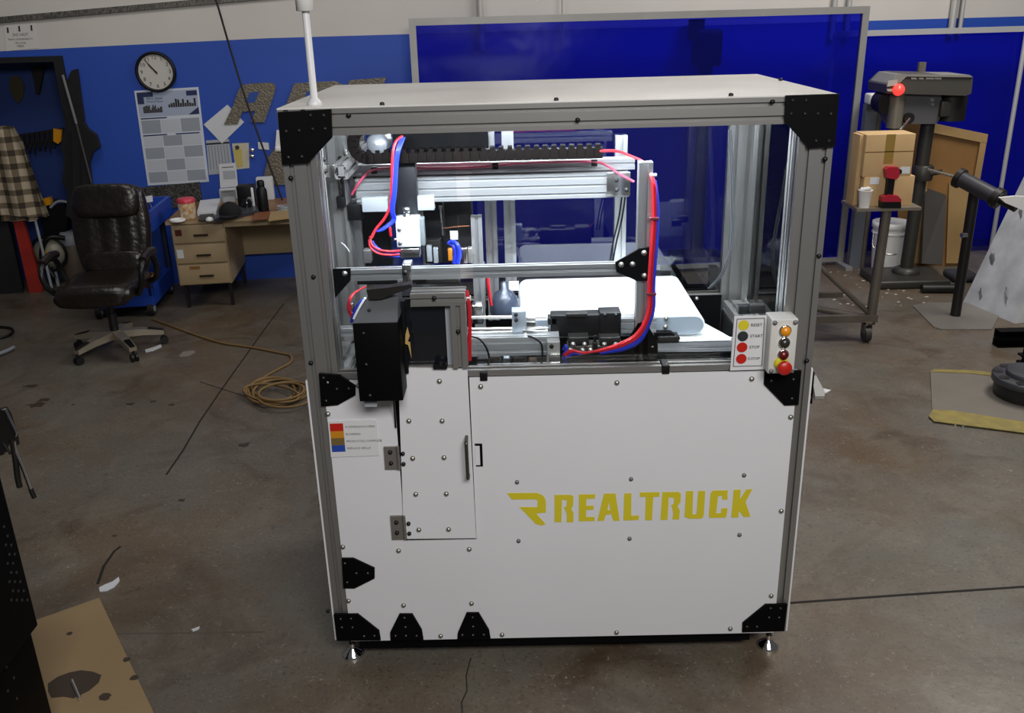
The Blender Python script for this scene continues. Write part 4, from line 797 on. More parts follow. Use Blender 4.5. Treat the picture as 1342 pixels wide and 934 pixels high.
for (x, y, m_, s_) in ((974.5, 426, YEL, 'RESET'), (973.5, 440.5, INK, 'START'), (972.5, 455, RED, 'STOP'), (971.5, 470, RED, 'E-STOP')):
    c = aty(x, y, SY-.0005); M.part('colour_dot', MB().cyl(c, c+Vector((0, -.001, 0)), .0165, 24), m_, S1); M.part('lettering', text_mb(s_, .0135 if s_ != 'E-STOP' else .0115, aty(x+(9.5 if s_ != 'E-STOP' else 8.8), y, SY-.002)), INK, S1)
# control box
c0, c1 = aty(1012, 417, -.07), aty(1040, 489, -.07); bx0, bx1, bz0, bz1 = aty(1009, 450, -.07).x, aty(1044, 450, -.07).x, aty(1020, 489.5, -.07).z, aty(1030, 418, -.07).z
CB = M.part('control_box', MB().bbox((bx0, -.07, bz0), (bx1, .005, bz1), .004), mat('box_grey', 'c0beba', .4), label='grey push-button box')
cxm = (bx0+bx1)/2+.002
AMB = mat('amber_lit', 'd88a10', .3)
for (y, m_, r_) in ((433, AMB, .0155), (448.5, mat('dark_button', '2c2926', .3), .015), (464, mat('dark_red', '5c0d0e', .3), .0145)):
    z = aty(1031, y, -.07).z; u = M.part('push_button', MB().lathe([(r_, 0), (r_, -.010), (r_*.8, -.016), (.0001, -.018)], (cxm, -.07, z), 24, 'y'), m_, CB)
    M.part('bezel', MB().lathe([(r_*1.2, 0), (r_*1.2, -.005), (r_, -.006)], (cxm, -.07, z), 24, 'y'), CHROME, CB)
z = aty(1028, 481, -.09).z
M.part('stop_collar', MB().lathe([(.022, 0), (.022, -.004), (.012, -.006)], (cxm-.004, -.07, z+.006), 24, 'y'), YEL, CB); M.part('emergency_button', MB().lathe([(.010, 0), (.010, -.02), (.022, -.024), (.022, -.032), (.018, -.037), (.0001, -.038)], (cxm, -.07, z), 28, 'y'), RED, CB)
for x in (bx0+.01, bx1-.01):
    for z_ in (bz0+.01, bz1-.01): M.put('screw', bolt_w, (x, -.07, z_), CB)
# ---- clear panels
gl = M.part('clear_panel', MB().box((.1, .052, ZP+.022), (.50, .056, H-.075)), ACRY)
M.part('clear_panel', MB().box((.54, .052, ZP+.022), (W-.1, .056, H-.075)), ACRY)
M.part('clear_panel', MB().box((.1, D-.03, ZP), (W-.1, D-.026, H-.075)), ACRB)
M.part('clear_panel', MB().box((.02, .1, ZP), (.024, D-.1, H-.075)), ACRY); M.part('clear_panel', MB().box((W-.024, .1, ZP), (W-.02, D-.1, H-.075)), ACRY)
for x, y in ((634, 493), (872, 484)):
    c = aty(x, y, .0); M.part('panel_clip', MB().bbox((c.x-.012, -.012, c.z-.012), (c.x+.012, .05, c.z+.018), .003), BLKPL)
# ---- interior deck
M.part('deck', MB().box((.1, .05, .90), (W-.1, D-.05, .91)), BLACK); M.part('inner_back_panel', MB().box((.1, D-.062, .91), (W-.1, D-.055, ZP-.01)), BLACK)
M.part('inner_side_panel', MB().box((W-.106, .1, .91), (W-.1, D-.1, ZP-.06)), BLACK); M.part('inner_side_panel', MB().box((.1, .1, .91), (.106, D-.1, ZP-.06)), BLACK)
for x, y in ((885, 390), (913, 391)): M.put('bolt', bolt_m, aty(x, y, D-.062))
# LED strips under the roof (lamps of the machine)
LEDM = mat('led_strip', 'f4f8ff', .5, emit=9)
for Y_ in (.062, D-.08): M.part('led_strip', MB().box((.16, Y_, H-.070), (W-.16, Y_+.010, H-.062)), LEDM)
for x0, x1, Y_, e_ in ((.16, W-.16, .10, 25), (.16, W-.16, D-.12, 12)):
    l = bpy.data.lights.new('led_light', 'AREA'); l.shape = 'RECTANGLE'; l.size = x1-x0; l.size_y = .03; l.energy = e_; l.color = (.88, .94, 1)
    o = link('led_light', l); o.location = ((x0+x1)/2, Y_, H-.074); o.rotation_euler = (math.radians(25 if Y_ < .5 else -20), 0, 0)
# back uprights
def upr(xa, xb, yt, yb, Y, dz=.04, m_=ALU_LIT, name='upright'):
    mid = (yt+yb)/2; p, q_ = aty(xa, mid, Y), aty(xb, mid, Y); zt_, zb2 = aty((xa+xb)/2, yt, Y).z, aty((xa+xb)/2, yb, Y).z
    return M.part(name, ext((p.x, Y, max(zb2, .91)), (q_.x, Y+dz, zt_), 'z', .05), m_)
def bar(xa, xb, y0, y1, Y, dy=.04, m_=ALU_LIT, name='rail', unit=.05, xm=None):
    xm = xm or (xa+xb)/2; zt_, zb2 = aty(xm, y0, Y).z, aty(xm, y1, Y).z
    return M.part(name, ext((aty(xa, (y0+y1)/2, Y).x, Y, zb2), (aty(xb, (y0+y1)/2, Y).x, Y+dy, zt_), 'x', unit), m_)
def blk(xa, xb, y0, y1, Y, dy, m_, name, r_=.003, parent=None, label=None):
    ym = (y0+y1)/2; xm = (xa+xb)/2; p, q_ = aty(xa, ym, Y), aty(xb, ym, Y); zt_, zb2 = aty(xm, y0, Y).z, aty(xm, y1, Y).z
    return M.part(name, MB().bbox((p.x, Y, zb2), (q_.x, Y+dy, zt_), r_), m_, parent, label)
upr(636, 651, 165, 420, .80); upr(660, 675, 165, 380, .80); upr(806, 821, 178, 356, .845, .03); upr(620, 634, 283, 440, .55, .03)

# gantry
GY = .45
bar(466, 824, 230, 262.5, GY, .06, name='gantry_beam', unit=.028)
bar(434, 832, 212.5, 227, GY+.03, .05, name='gantry_rail', unit=.09)
bar(462, 818, 226, 230, GY+.05, .03, BLKMET, 'gap_shade_bar')  # black bar stands in for the shade between beam and rail
blk(795, 826, 226, 257, GY-.012, .012, STEEL, 'end_bracket', .001); blk(434, 443, 214, 262, GY-.0, .05, STEEL, 'end_bracket', .001)
for x, y in ((808, 236), (808, 249), (821, 249)): M.put('bolt', bolt_b, aty(x, y, GY-.012))
blk(446, 449.5, 205, 268, GY-.05, .02, BLKPL, 'vertical_rod', .001); blk(441, 452, 258, 272, GY-.06, .02, BLKPL, 'limit_switch'); blk(455, 474, 268, 289, GY-.04, .05, BLKPL, 'end_stop')
# electrics box and chain
blk(545, 634, 166, 201, .70, .08, MATTE, 'electrical_box', .004)
ch_y = .33
CHN = M.part('cable_chain', MB().box((aty(478, 207, ch_y).x, ch_y+.004, aty(640, 211, ch_y).z+.004), (aty(790, 204, ch_y).x, ch_y+.036, aty(640, 198, ch_y).z)), BLKPL)
lx0, lx1 = aty(478, 208, ch_y).x, aty(790, 203, ch_y).x; zc = (aty(640, 212, ch_y).z+aty(640, 197, ch_y).z)/2; n_l = 27; st = (lx1-lx0)/n_l
CM = mat('chain_brown_black', '0c0807', .8, spec=.06)
lm = MB().bbox((-st*.49, 0, -.017), (st*.49, .04, .017), .002).mesh('chain_link', CM); lt = MB().box((-st*.26, 0, 0), (st*.26, .04, .012)).mesh('chain_tab', CM)
zslope = lambda x: zc+.0
for i in range(n_l): M.put('chain_link', lm, (lx0+st*(i+.5), ch_y, zc), CHN); M.put('chain_tab', lt, (lx0+st*(i+.5), ch_y, zc+.016), CHN)
rc = .048; cx_ = lx0+.012; zc2 = zc+rc
for i in range(7):
    an = -math.pi/2-math.pi*(i+.5)/7; M.put('chain_link', lm, (cx_+rc*math.cos(an), ch_y, zc2+rc*math.sin(an)), CHN, (0, -(an+math.pi/2), 0))
for i in range(4): M.put('chain_link', lm, (cx_+st*(i+.5), ch_y, zc+2*rc), CHN)
M.part('motor_cap', MB().lathe([(.0001, -.022), (.03, -.018), (.036, 0), (.036, .1)], (cx_+.03, ch_y+.02, zc2-.002), 26, 'y'), mat('motor_grey', '7c7f84', .35, .5))
blk(515, 640, 172, 196, ch_y+.06, .03, MATTE, 'chain_tray', .002)
# vertical slide and gripper
SYY = .36
blk(517, 546, 208, 285, SYY, .05, mat('slide_black', '1b1c20', .4, .3), 'vertical_slide', .004)
blk(512, 551, 262, 282, SYY+.01, .06, mat('slide_grey', '2c2d31', .4, .3), 'slide_carriage', .004)
blk(474, 508, 259, 278, SYY-.0, .03, GREYP, 'bearing_cover', .003); blk(547, 569, 257, 276, SYY+.0, .03, GREYP, 'bearing_cover', .003)
G = blk(519, 550, 285, 324, SYY-.05, .05, mat('gripper_white', 'c8d3d8', .4), 'gripper', .003, label='pale grey pneumatic gripper block')
c = aty(533, 280, SYY-.03); M.part('fitting', MB().lathe([(.012, -.02), (.012, 0), (.008, .002), (.012, .006), (.012, .022), (.0001, .024)], c, 18), STEEL, G)
blk(524, 550, 326, 338, SYY-.05, .05, STEEL, 'gripper_jaw', .002, G); blk(528, 546, 322, 328, SYY-.03, .03, BLKPL, 'gripper_neck', .001, G); blk(550, 556, 286, 322, SYY-.04, .04, mat('gripper_shade', '6d7378', .4), 'gripper_shaded_side', .002, G)  # darker side block paints the shaded side of the pale gripper
for x, y in ((523.5, 300), (524.5, 318)): M.put('screw', bolt_w, aty(x, y, SYY-.05), G)
for x, y in ((516, 289), (516, 314)): c = aty(x, y, SYY-.03); M.part('air_fitting', MB().cyl(c, c+Vector((.012, 0, 0)), .006, 12), STEEL, G)
blk(515, 519.5, 235, 247, SYY-.045, .002, WHITEP, 'cable_label', .0005)
# crowd behind the gripper
blk(555, 581, 262, 315, .56, .08, BLKPL, 'motor', .004); blk(566, 620, 262, 345, .66, .05, mat('dark_inside', '101013', .5), 'motor_housing', .004); blk(557, 578, 314, 345, .52, .05, BLKMET, 'motor_mount', .003)
M.part('guide_rod', MB().cyl(aty(577, 271, .50), aty(580, 308, .50), .0035, 10).cyl(aty(577, 270, .50), aty(577.1, 274, .50), .007, 10), STEEL)
M.part('coil_tube', MB().tube([aty(591, 316, .46), aty(599, 320, .44), aty(602, 332, .44), aty(600, 345, .44)], .008), BLUET); M.part('coil_tube', MB().tube([aty(588, 318, .47), aty(595, 323, .45), aty(597, 334, .45), aty(595, 345, .45)], .008), BLUET)
blk(587, 593, 326, 342, .44, .02, mat('orange_part', 'a86a1c', .4), 'orange_fitting'); blk(602, 612, 325, 346, .47, .03, STEEL, 'valve_end'); blk(476, 486, 328, 345, .40, .04, ALU, 'valve_end'); blk(613, 619, 325, 345, .49, .03, ALU, 'valve_end')
blk(590, 600, 303, 314, .48, .01, WHITEP, 'white_tag', .001)
c = aty(590, 300, .5); M.part('orange_wire', MB().tube([aty(582, 299, .5), aty(598, 297, .5), aty(615, 296, .5)], .002), mat('wire_orange', '6a3c1a', .6))
for (x0, x1, y0, y1) in ((559, 566, 322, 343), (568, 574, 325, 345)): blk(x0, x1, y0, y1, .50, .02, GREYP, 'valve', .002)
# left interior detail
blk(425, 438, 216, 232, .1, .004, STEEL, 'corner_plate', .001); 
for x, y in ((424.5, 209), (425.5, 224.5)): M.put('bolt', bolt_b, aty(x, y, .098))
M.part('side_rail', ext((.1, .25, 1.70), (.14, .80, 1.75), 'y'), ALU); M.part('middle_post', ext((.02, .42, ZP-.02), (.10, .50, H-.075), 'z', .04), ALU)
M.part('chrome_elbow', MB().tube([aty(451, 198, .44), aty(455, 206, .42), aty(470, 211, .42)], .008), CHROME)
blk(455, 481, 207, 213.5, GY, .03, STEEL, 'cap_plate', .002)
# front crossbar, its posts and gussets
CBY = .09
xb0, xb1 = .1, aty(812, 345, CBY).x; zt_ = aty(620, 350, CBY).z
M.part('cross_bar', ext((xb0, CBY, zt_-.036), (xb1, CBY+.036, zt_), 'x', .036), ALU_LIT)
def ip(poly, Y, bolts, th=.008, m_=BLACK, name='gusset_plate'):
    o = M.part(name, MB().prism(fp(poly, Y), 'y', Y, Y+th), m_)
    for b_ in bolts: M.put('bolt', bolt_m if name == 'gusset_plate' else bolt_k, aty(*b_, Y), o)
ip([(423.5, 353), (459, 352), (459, 368), (436, 394), (428, 396)], CBY-.01, [(452, 358)])
ip([(806.5, 344), (838, 326), (851, 324), (849.5, 368), (834, 368), (808, 356)], CBY-.01, [(844, 331), (814, 346.5), (829, 346), (844, 361)])
p0 = aty(836.5, 270, CBY); p1 = aty(854.5, 270, CBY)
M.part('front_upright', ext((p0.x, CBY, .95), (p1.x, CBY+.04, aty(845, 213, CBY).z), 'z', .04), ALU_LIT)
o = M.part('crossbar_clamp', MB().bbox(aty(528, 374, CBY-.012), aty(541, 340, CBY+.05), .002), STEEL); M.put('bolt', bolt_b, aty(531, 357, CBY-.012), o)
o = M.part('hook', MB().box(aty(521, 374, CBY-.012), aty(534, 366, CBY+.01)), STEEL)
ip([(836, 423), (848, 423), (862, 450), (863, 487), (742, 488), (742, 470), (818, 455)], CBY+.0, [(841.5, 427.5), (855, 455)], name='lower_gusset')
# ---- conveyor
cz = 1.185; F0, F1 = atz(680, 419, cz), atz(905, 410, cz); B0 = atz(682, 366, cz); yb = min(B0.y, .84); hh = .075
xa, xb = F0.x, aty(925, 425, F0.y).x; yf = (F0.y+F1.y)/2
prof = []
for i in range(9): an = math.pi/2-math.pi*i/8; prof.append((xb-hh/2+hh/2*math.cos(an), cz-hh/2+hh/2*math.sin(an)))
for i in range(9): an = -math.pi/2-math.pi*i/8; prof.append((xa+hh/2+hh/2*math.cos(an), cz-hh/2+hh/2*math.sin(an)))
mb = MB(); n_ = len(prof); vs = [(p[0], yf, p[1]) for p in prof]+[(p[0], yb, p[1]) for p in prof]
mb.add(vs, [(i, (i+1) % n_, n_+(i+1) % n_, n_+i) for i in range(n_)], True); mb.add(vs, [tuple(range(n_))[::-1], tuple(range(n_, 2*n_))])
CV = M.part('conveyor_belt', mb, mat('belt_white', 'eef2f4', .45), label='glossy white conveyor belt')
sp = [(cx0, z_) for cx0, z_ in [(xb-hh/2+(hh/2-.006)*math.cos(math.pi/2-math.pi*i/8), cz-hh/2+(hh/2-.006)*math.sin(math.pi/2-math.pi*i/8)) for i in range(9)]]+[(xa+.02, cz-hh+.006), (xa+.02, cz-.006)]
M.part('side_plate', MB().prism(sp, 'y', yf-.008, yf-.001), mat('side_plate_grey', '9aa4ae', .35, .3), CV)
for x, y in ((873, 417), (872, 428)): M.put('bolt', bolt_m, aty(x, y, yf-.008), CV)
zr_ = aty(915, 447.5, .30).z+.004; sq = [atz(x, y, zr_) for x, y in ((897, 409), (958, 442), (958, 445), (884, 447), (880, 430))]
M.part('belt_tail', MB().prism([(p.x, max(.30, p.y)) for p in sq], 'z', zr_-.003, zr_), MATS['belt_white'])
bar(862, 968, 448.5, 461, .30, .05, name='conveyor_rail', unit=.04); blk(862, 890, 441, 449, .29, .06, BLKMET, 'rail_bracket', .002)
ip([(858, 436), (880, 436), (892, 444), (860, 446)], .30, [], .03, BLACK, 'bracket'); ip([(740, 461), (968, 461), (968, 486), (740, 489)], .30, [], .006, BLACK, 'apron')
bar(812, 860, 417, 436, .28, .05, name='conveyor_rail', unit=.03)
blk(476, 512, 276, 348, .72, .04, MATS['dark_inside'], 'dark_panel', .002); upr(456, 476, 262, 430, .60, .04)
# ---- actuator group
AY = .22
rods = MB().cyl(aty(613, 416, AY), aty(716, 415, AY), .006, 12); M.part('guide_rod', rods, STEEL); M.part('guide_rod', MB().cyl(aty(613, 431, AY), aty(718, 429.5, AY), .005, 12), STEEL); M.part('guide_rod', MB().cyl(aty(613, 436, AY+.03), aty(718, 434, AY+.03), .005, 12), STEEL)
o = blk(671, 690, 408, 437.5, AY-.02, .05, mat('block_alu', '9aa2ab', .4, .4), 'slider_block', .002)
for x, y in ((676, 412), (676.5, 419)): M.put('bolt', bolt_b, aty(x, y, AY-.02), o)
blk(690, 702, 421.5, 432, AY-.02, .04, STEEL, 'slider_arm', .001); blk(686, 690.5, 432, 444, AY-.03, .01, STEEL, 'sensor_clip', .001)
ab = blk(722, 791, 413, 441, AY-.01, .06, BLKPL, 'actuator_body', .003, label='black electric actuator'); blk(742, 770, 411, 416, AY-.02, .04, BLKMET, 'actuator_cap', .002, ab); blk(718, 730, 417, 426, AY-.01, .05, BLKMET, 'actuator_nose', .002, ab)
o = blk(786, 814, 410, 441, AY-.02, .07, BLKPL, 'actuator_motor', .003); 
for x, y in ((793, 412.5), (807, 412.5)): M.put('bolt', bolt_k, aty(x, y, AY-.02), o)
blk(614, 735, 436, 442, AY+.02, .04, BLKMET, 'drag_strip', .001)
bar(616, 733, 442, 466, AY-.06, .05, name='slide_rail', unit=.03)
o = blk(717, 734, 448, 489, AY-.12, .04, mat('bracket_alu', 'a4a29e', .4, .5), 'rail_bracket', .002)
for x, y in ((723, 453.5), (725, 470), (731, 486), (725, 491)): M.put('bolt', bolt_b, aty(x, y, AY-.12), o)
o = blk(720, 734, 464, 480, AY-.13, .02, STEEL, 'rail_clamp', .001)
blk(736, 749, 490, 494, .04, .04, STEEL, 'toggle_base', .001)
VY = .16
o = blk(744, 816, 453, 463, VY, .06, mat('manifold', '57554e', .35, .7), 'valve_manifold', .002)
for x in (748, 764, 774, 791, 806): M.put('bolt', bolt_m, aty(x, 458.5, VY), o)
for x0, x1 in ((745, 772), (786, 813)):
    v_ = blk(x0, x1, 442, 454, VY+.0, .05, BLKMET, 'solenoid_valve', .003)
    for x in (x0+6, x1-6): M.put('bolt', bolt_m, aty(x, 451, VY), v_)
blk(777, 783, 449, 463, VY-.01, .02, BLKPL, 'connector', .002); blk(778.5, 781.5, 440, 449, VY-.005, .006, BLKPL, 'connector', .001)
# lower clutter between rails
random.seed(9)
mc = [(625, 640, 470, 486, BLKMET), (642, 655, 468, 486, mat('rust_dark', '3c2a1c', .6)), (660, 668, 470, 486, GREYP), (672, 690, 468, 488, BLKPL), (694, 704, 474, 488, mat('rust_dark', '3c2a1c', .6)), (704, 716, 468, 486, BLKPL)]
for x0, x1, y0, y1, m_ in mc: blk(x0, x1, y0, y1, .30, .05, m_, 'relay', .003)
# left small group below the crossbar
bar(438, 470, 431, 441, .30, .04, name='left_rail'); M.part('left_rail', ext((.13, .1, .99), (.17, .5, 1.03), 'y', .04), ALU)
blk(455, 463, 398, 410, .3, .03, STEEL, 'valve_body')
def tubes(name, pts, n, r_, m_, sp=(.005, 0, 0), lab=None):
    for i in range(n):
        o_ = Vector(sp)*i; M.part(name, MB().tube([Vector(p)+o_ for p in pts], r_), m_)
T = lambda L: [aty(x, y, Y) for x, y, Y in L]
tubes('air_tube', T([(478, 376, .3), (464, 384, .28), (458, 392, .26), (456, 404, .26), (460, 414, .27)]), 2, .0035, REDT, (.005, -.004, .003))
tubes('air_tube', T([(476, 392, .27), (468, 400, .25), (463, 412, .25), (460, 422, .26)]), 2, .0035, BLUET, (.005, -.003, .002))
M.part('white_duct', MB().tube(T([(480, 391, .2), (472, 404, .2), (465, 418, .2)]), .008), WHITEP)
# pink cable on the gantry
M.part('gantry_cable', MB().tube(T([(461, 255, GY-.01), (470, 240, GY-.02), (482, 226, GY-.02), (492, 222, GY-.02), (515, 220, GY-.012), (560, 220, GY-.012), (620, 219, GY-.012), (690, 213.5, GY-.012), (775, 212, GY-.012), (795, 217, GY-.02), (812, 228, GY-.03), (831, 238, GY-.04)]), .0042), PINK)
for x, y in ((490, 223), (649, 217), (779, 213)): blk(x-4, x+4, y-4, y+5, GY-.016, .012, BLKPL, 'cable_clip', .001)
# bundle down the slide
tubes('air_tube', T([(527, 178, .33), (518, 186, .32), (514, 205, .31), (513, 240, .31), (511, 268, .31), (504, 285, .31), (492, 300, .30), (486, 312, .29)]), 2, .0035, REDT, (.003, -.002, 0))
tubes('air_tube', T([(526, 180, .33), (520, 196, .31), (517, 215, .31), (515, 250, .305), (512, 275, .305), (514, 288, .31), (500, 300, .30), (492, 303, .30)]), 4, .0036, BLUET, (.0035, -.001, 0))
tubes('air_tube', T([(484, 314, .30), (486, 325, .29), (496, 332, .29), (510, 334, .29), (523, 333, .31)]), 2, .004, REDT, (.004, 0, .012))
tubes('air_tube', T([(488, 316, .31), (494, 324, .30), (505, 330, .30), (523, 331, .31)]), 2, .004, BLUET, (0, 0, -.014))
M.part('air_tube', MB().tube(T([(509, 292, .31), (511, 300, .305), (512, 309, .31)]), .005), REDT)
tubes('signal_wire', T([(447, 318, .3), (452, 322, .3), (458, 330, .3)]), 1, .003, GREYP)
# main bundle on the right
base = [(783, 198, .34), (808, 198, .30), (828, 205, .22), (845, 214, .14), (856, 235, .08), (858.5, 262, .075), (858, 300, .07), (855, 340, .065), (853, 372, .065), (853, 400, .065), (848, 420, .065), (836, 440, .065), (815, 452, .07), (790, 459, .09), (768, 463, .11), (750, 460, .12), (741, 466, .13)]
for i, (dx, dy, m_) in enumerate(((-4, -2, REDT), (-2, -1, REDT), (0, 0, REDT), (1.5, 1, mat('red_tube_deep', 'b01824', .3)), (3, 2.5, BLUET), (4.5, 4.5, BLUET), (6, 6, mat('blue_tube_deep', '1a2a8c', .35)))):
    pts = []
    for j, (x, y, Y) in enumerate(base):
        k = min(1, j/6)*(1 if j < 13 else .6); pts.append(aty(x+dx*k*.75, y+dy*(k if j > 10 else .25 if j < 3 else .3), Y-.002*(i % 2)))
    if i >= 4: pts = pts[4:]
    M.part('air_tube', MB().tube(pts, .0038), m_)
for x, y in ((857, 287), (853.5, 386)): blk(x-5, x+7, y-1.5, y+1.5, .055, .022, mat('tie_dark', '5a1d28', .5), 'cable_tie', .001)
blk(856, 861, 228, 231, .07, .012, WHITEP, 'cable_tie', .0005)
# red riser by the hatch
tubes('air_tube', T([(611, 380, .03), (614, 400, .02), (615, 430, .02), (614.5, 450, .02), (615, 472, .03)]), 2, .004, mat('red_tube_deep', 'b01824', .3), (.004, 0, 0))
tubes('signal_wire', T([(618, 441, .1), (628, 444, .1), (637, 455, .1), (642, 470, .12)]), 1, .0032, BLKPL)
tubes('signal_wire', T([(692, 440, .15), (702, 444, .14), (710, 452, .14), (711, 470, .14)]), 1, .0032, BLKPL)
tubes('signal_wire', T([(815, 258, .6), (811, 285, .6), (803, 320, .6), (799, 345, .6)]), 2, .003, BLKPL, (.012, 0, 0))
tubes('signal_wire', T([(955, 170, .70), (958, 250, .70), (957, 320, .72), (945, 358, .76), (928, 378, .8)]), 2, .003, mat('cable_grey', '56585c', .5), (.008, 0, 0))
tubes('air_tube', T([(639, 362, .5), (641, 380, .5), (644, 400, .5)]), 1, .006, mat('red_tube_deep', 'b01824', .3))
tubes('air_tube', T([(628, 480, .2), (640, 484, .2), (655, 490, .2)]), 2, .004, BLUET, (0, 0, .006))
tubes('air_tube', T([(640, 482, .2), (650, 487, .2), (660, 491, .2)]), 1, .004, PINK)
tubes('air_tube', T([(738, 458, .14), (742, 452, .13), (742, 464, .13), (738, 470, .14)]), 2, .004, BLUET, (0, 0, -.02))
# things behind gap: regulators near the conveyor head
o = M.part('air_filter', MB().lathe([(.05, 0), (.055, .01), (.055, .05), (.035, .085), (.014, .1), (.012, .125), (.0001, .13)], aty(662, 412, .55), 22), mat('filter_bowl', '3a4150', .25)); blk(667, 680, 371, 381, .6, .03, WHITEP, 'sensor_box', .002)
blk(618, 633, 400, 425, .35, .05, STEEL, 'cylinder_end', .004); blk(624, 636, 345, 405, .6, .03, ALU, 'inner_post', .002)
blk(611, 617, 389, 395, .02, .02, WHITEP, 'white_fitting', .002)
blk(968, 985, 401, 412, .2, .03, BLKPL, 'latch', .003); blk(984, 1003, 400, 411, .17, .03, BLKMET, 'latch', .003)
blk(468, 560, 366, 372, .2, .03, BLKMET, 'tool_bar', .001); blk(545, 602, 366, 372, .2, .03, BLKMET, 'tool_bar', .001)
blk(894, 901, 381, 389, D-.07, .02, BLKPL, 'panel_clip', .002)
# ================================================================ right-hand side
OLD = mat('worn_steel', '6a635a', .5, .4, .5, 6, '4a423a')
# steel cart; its shelf holds the boxes
ZC = .93
t = Thing('steel_cart', 'worn steel caster cart partly hidden behind the machine', 'cart', (3.0, 3.5, 0))
sh = [atz(1124, 274, ZC), atz(1205, 270, ZC), atz(1206, 265, ZC), atz(1116, 262, ZC)]
f0, f1 = atz(1127, 273.5, ZC), atz(1205, 270, ZC); yfr = f0.y
t.part('shelf', MB().box((f0.x-.02, yfr, ZC-.02), (f1.x, yfr+.30, ZC)), mat('shelf_steel', '8a8074', .4, .5))
lg = atz(1152, 421, .12); la = aty(1163, 273, yfr+.02)
t.part('leg', MB().cyl((la.x, yfr+.03, ZC-.02), (la.x-.02, yfr+.03, .12), .036, 4), OLD); lx_ = la.x-.02
zq = aty(1110, 418, yfr).z; xq = aty(1060, 419, yfr).x
t.part('lower_rail', MB().box((xq-.3, yfr, .14), (lx_+.04, yfr+.04, .19)), OLD)
t.part('diagonal_brace', MB().cyl((lx_-.02, yfr+.04, .2), (aty(1078, 352, yfr).x-.1, yfr+.04, aty(1078, 352, yfr).z+.09), .022, 4), OLD)
t.part('lower_rail', MB().cyl((lx_, yfr+.03, .16), (lx_-.75, yfr+.62, .16), .025, 4), OLD)
t.part('leg', MB().box((xq-.3, yfr, .1), (xq-.25, yfr+.05, .62)), OLD); t.part('lower_rail', MB().box((xq-.3, yfr+.58, .14), (lx_, yfr+.62, .18)), OLD)
for (x, y) in ((lx_, yfr+.03), (lx_-.77, yfr+.60), (xq-.27, yfr+.03)):
    o = t.part('caster', MB().cyl((x-.045, y-.02, .055), (x-.005, y-.02, .055), .055, 22), mat('caster_dark', '2a2522', .6)); t.part('fork', MB().box((x-.05, y-.05, .06), (x-.046, y+.02, .14)).box((x-.004, y-.05, .06), (x, y+.02, .14)).box((x-.05, y-.05, .13), (x, y+.02, .145)), OLD, o)
CARD = mat('cardboard', 'b99a6e', .75, 0, .3, 6, 'a5865c'); TAPE = mat('packing_tape', '8d7238', .35)
def cbox(label, xl, xr, yt, yb, Y, d, zfix=None, tape=True):
    ym = (yt+yb)/2; A_, B_ = aty(xl, ym, Y), aty(xr, ym, Y); z1 = aty((xl+xr)/2, yt, Y).z; z0 = zfix if zfix is not None else aty((xl+xr)/2, yb, Y).z
    tt = Thing('cardboard_box', label, 'box', ((A_.x+B_.x)/2, Y, z0), WORLD, 'cardboard boxes on the cart shelf')
    tt.part('carton', MB().bbox((A_.x, Y, z0), (B_.x, Y+d, z1), .003), CARD)
    if tape:
        xm = (A_.x+B_.x)/2; tt.part('tape', MB().box((xm-.03, Y-.001, z0+(z1-z0)*.3), (xm+.03, Y, z1)), TAPE); tt.part('flap_seam', MB().box((A_.x+.002, Y-.001, z1-(z1-z0)*.42), (B_.x-.002, Y, z1-(z1-z0)*.40)), mat('seam', '6c4c24', .8))
    return tt, A_, B_, z0, z1
YB = yfr+.06
tt, A1, B1, z0, z1 = cbox('lower cardboard box with a white label on the cart shelf', 1131, 1197, 231, 268, YB, .2, ZC, False)
p = aty(1146, 237, YB); tt.part('white_label', MB().box((p.x-.03, YB-.0015, p.z-.022), (p.x+.03, YB-.0002, p.z+.022)), PAPER)
tt, A2, B2, z02, z12 = cbox('upper taped cardboard box stacked above the labelled one', 1133, 1197, 176, 231, YB, .2, z1, True)
p = aty(1186, 223, YB); tt.part('white_label', MB().box((p.x-.032, YB-.0015, p.z-.022), (p.x+.032, YB-.0002, p.z+.022)), PAPER)
cb = MB().bbox((A1.x-.038, YB+.05, ZC), (A1.x-.005, YB+.19, ZC+.46), .003); solo('cardboard_box', cb, CARD, 'narrow cardboard box standing left of the two stacked ones', 'box', WORLD, 'cardboard boxes on the cart shelf')
c = atz(1133, 272, ZC); c.z = ZC; c.y = max(c.y, yfr+.045)
t = Thing('paper_cup', 'white paper cup at the left end of the cart shelf', 'cup', c); t.part('cup', MB().lathe([(.032, 0), (.045, .11), (.048, .115), (.044, .115), (.03, .01), (.0001, .01)], c, 22), WHITEP); t.part('napkin', MB().quad([c+Vector((-.04, -.01, .11)), c+Vector((.03, -.02, .12)), c+Vector((.02, .03, .125)), c+Vector((-.02, .03, .12))], .01), PAPER)
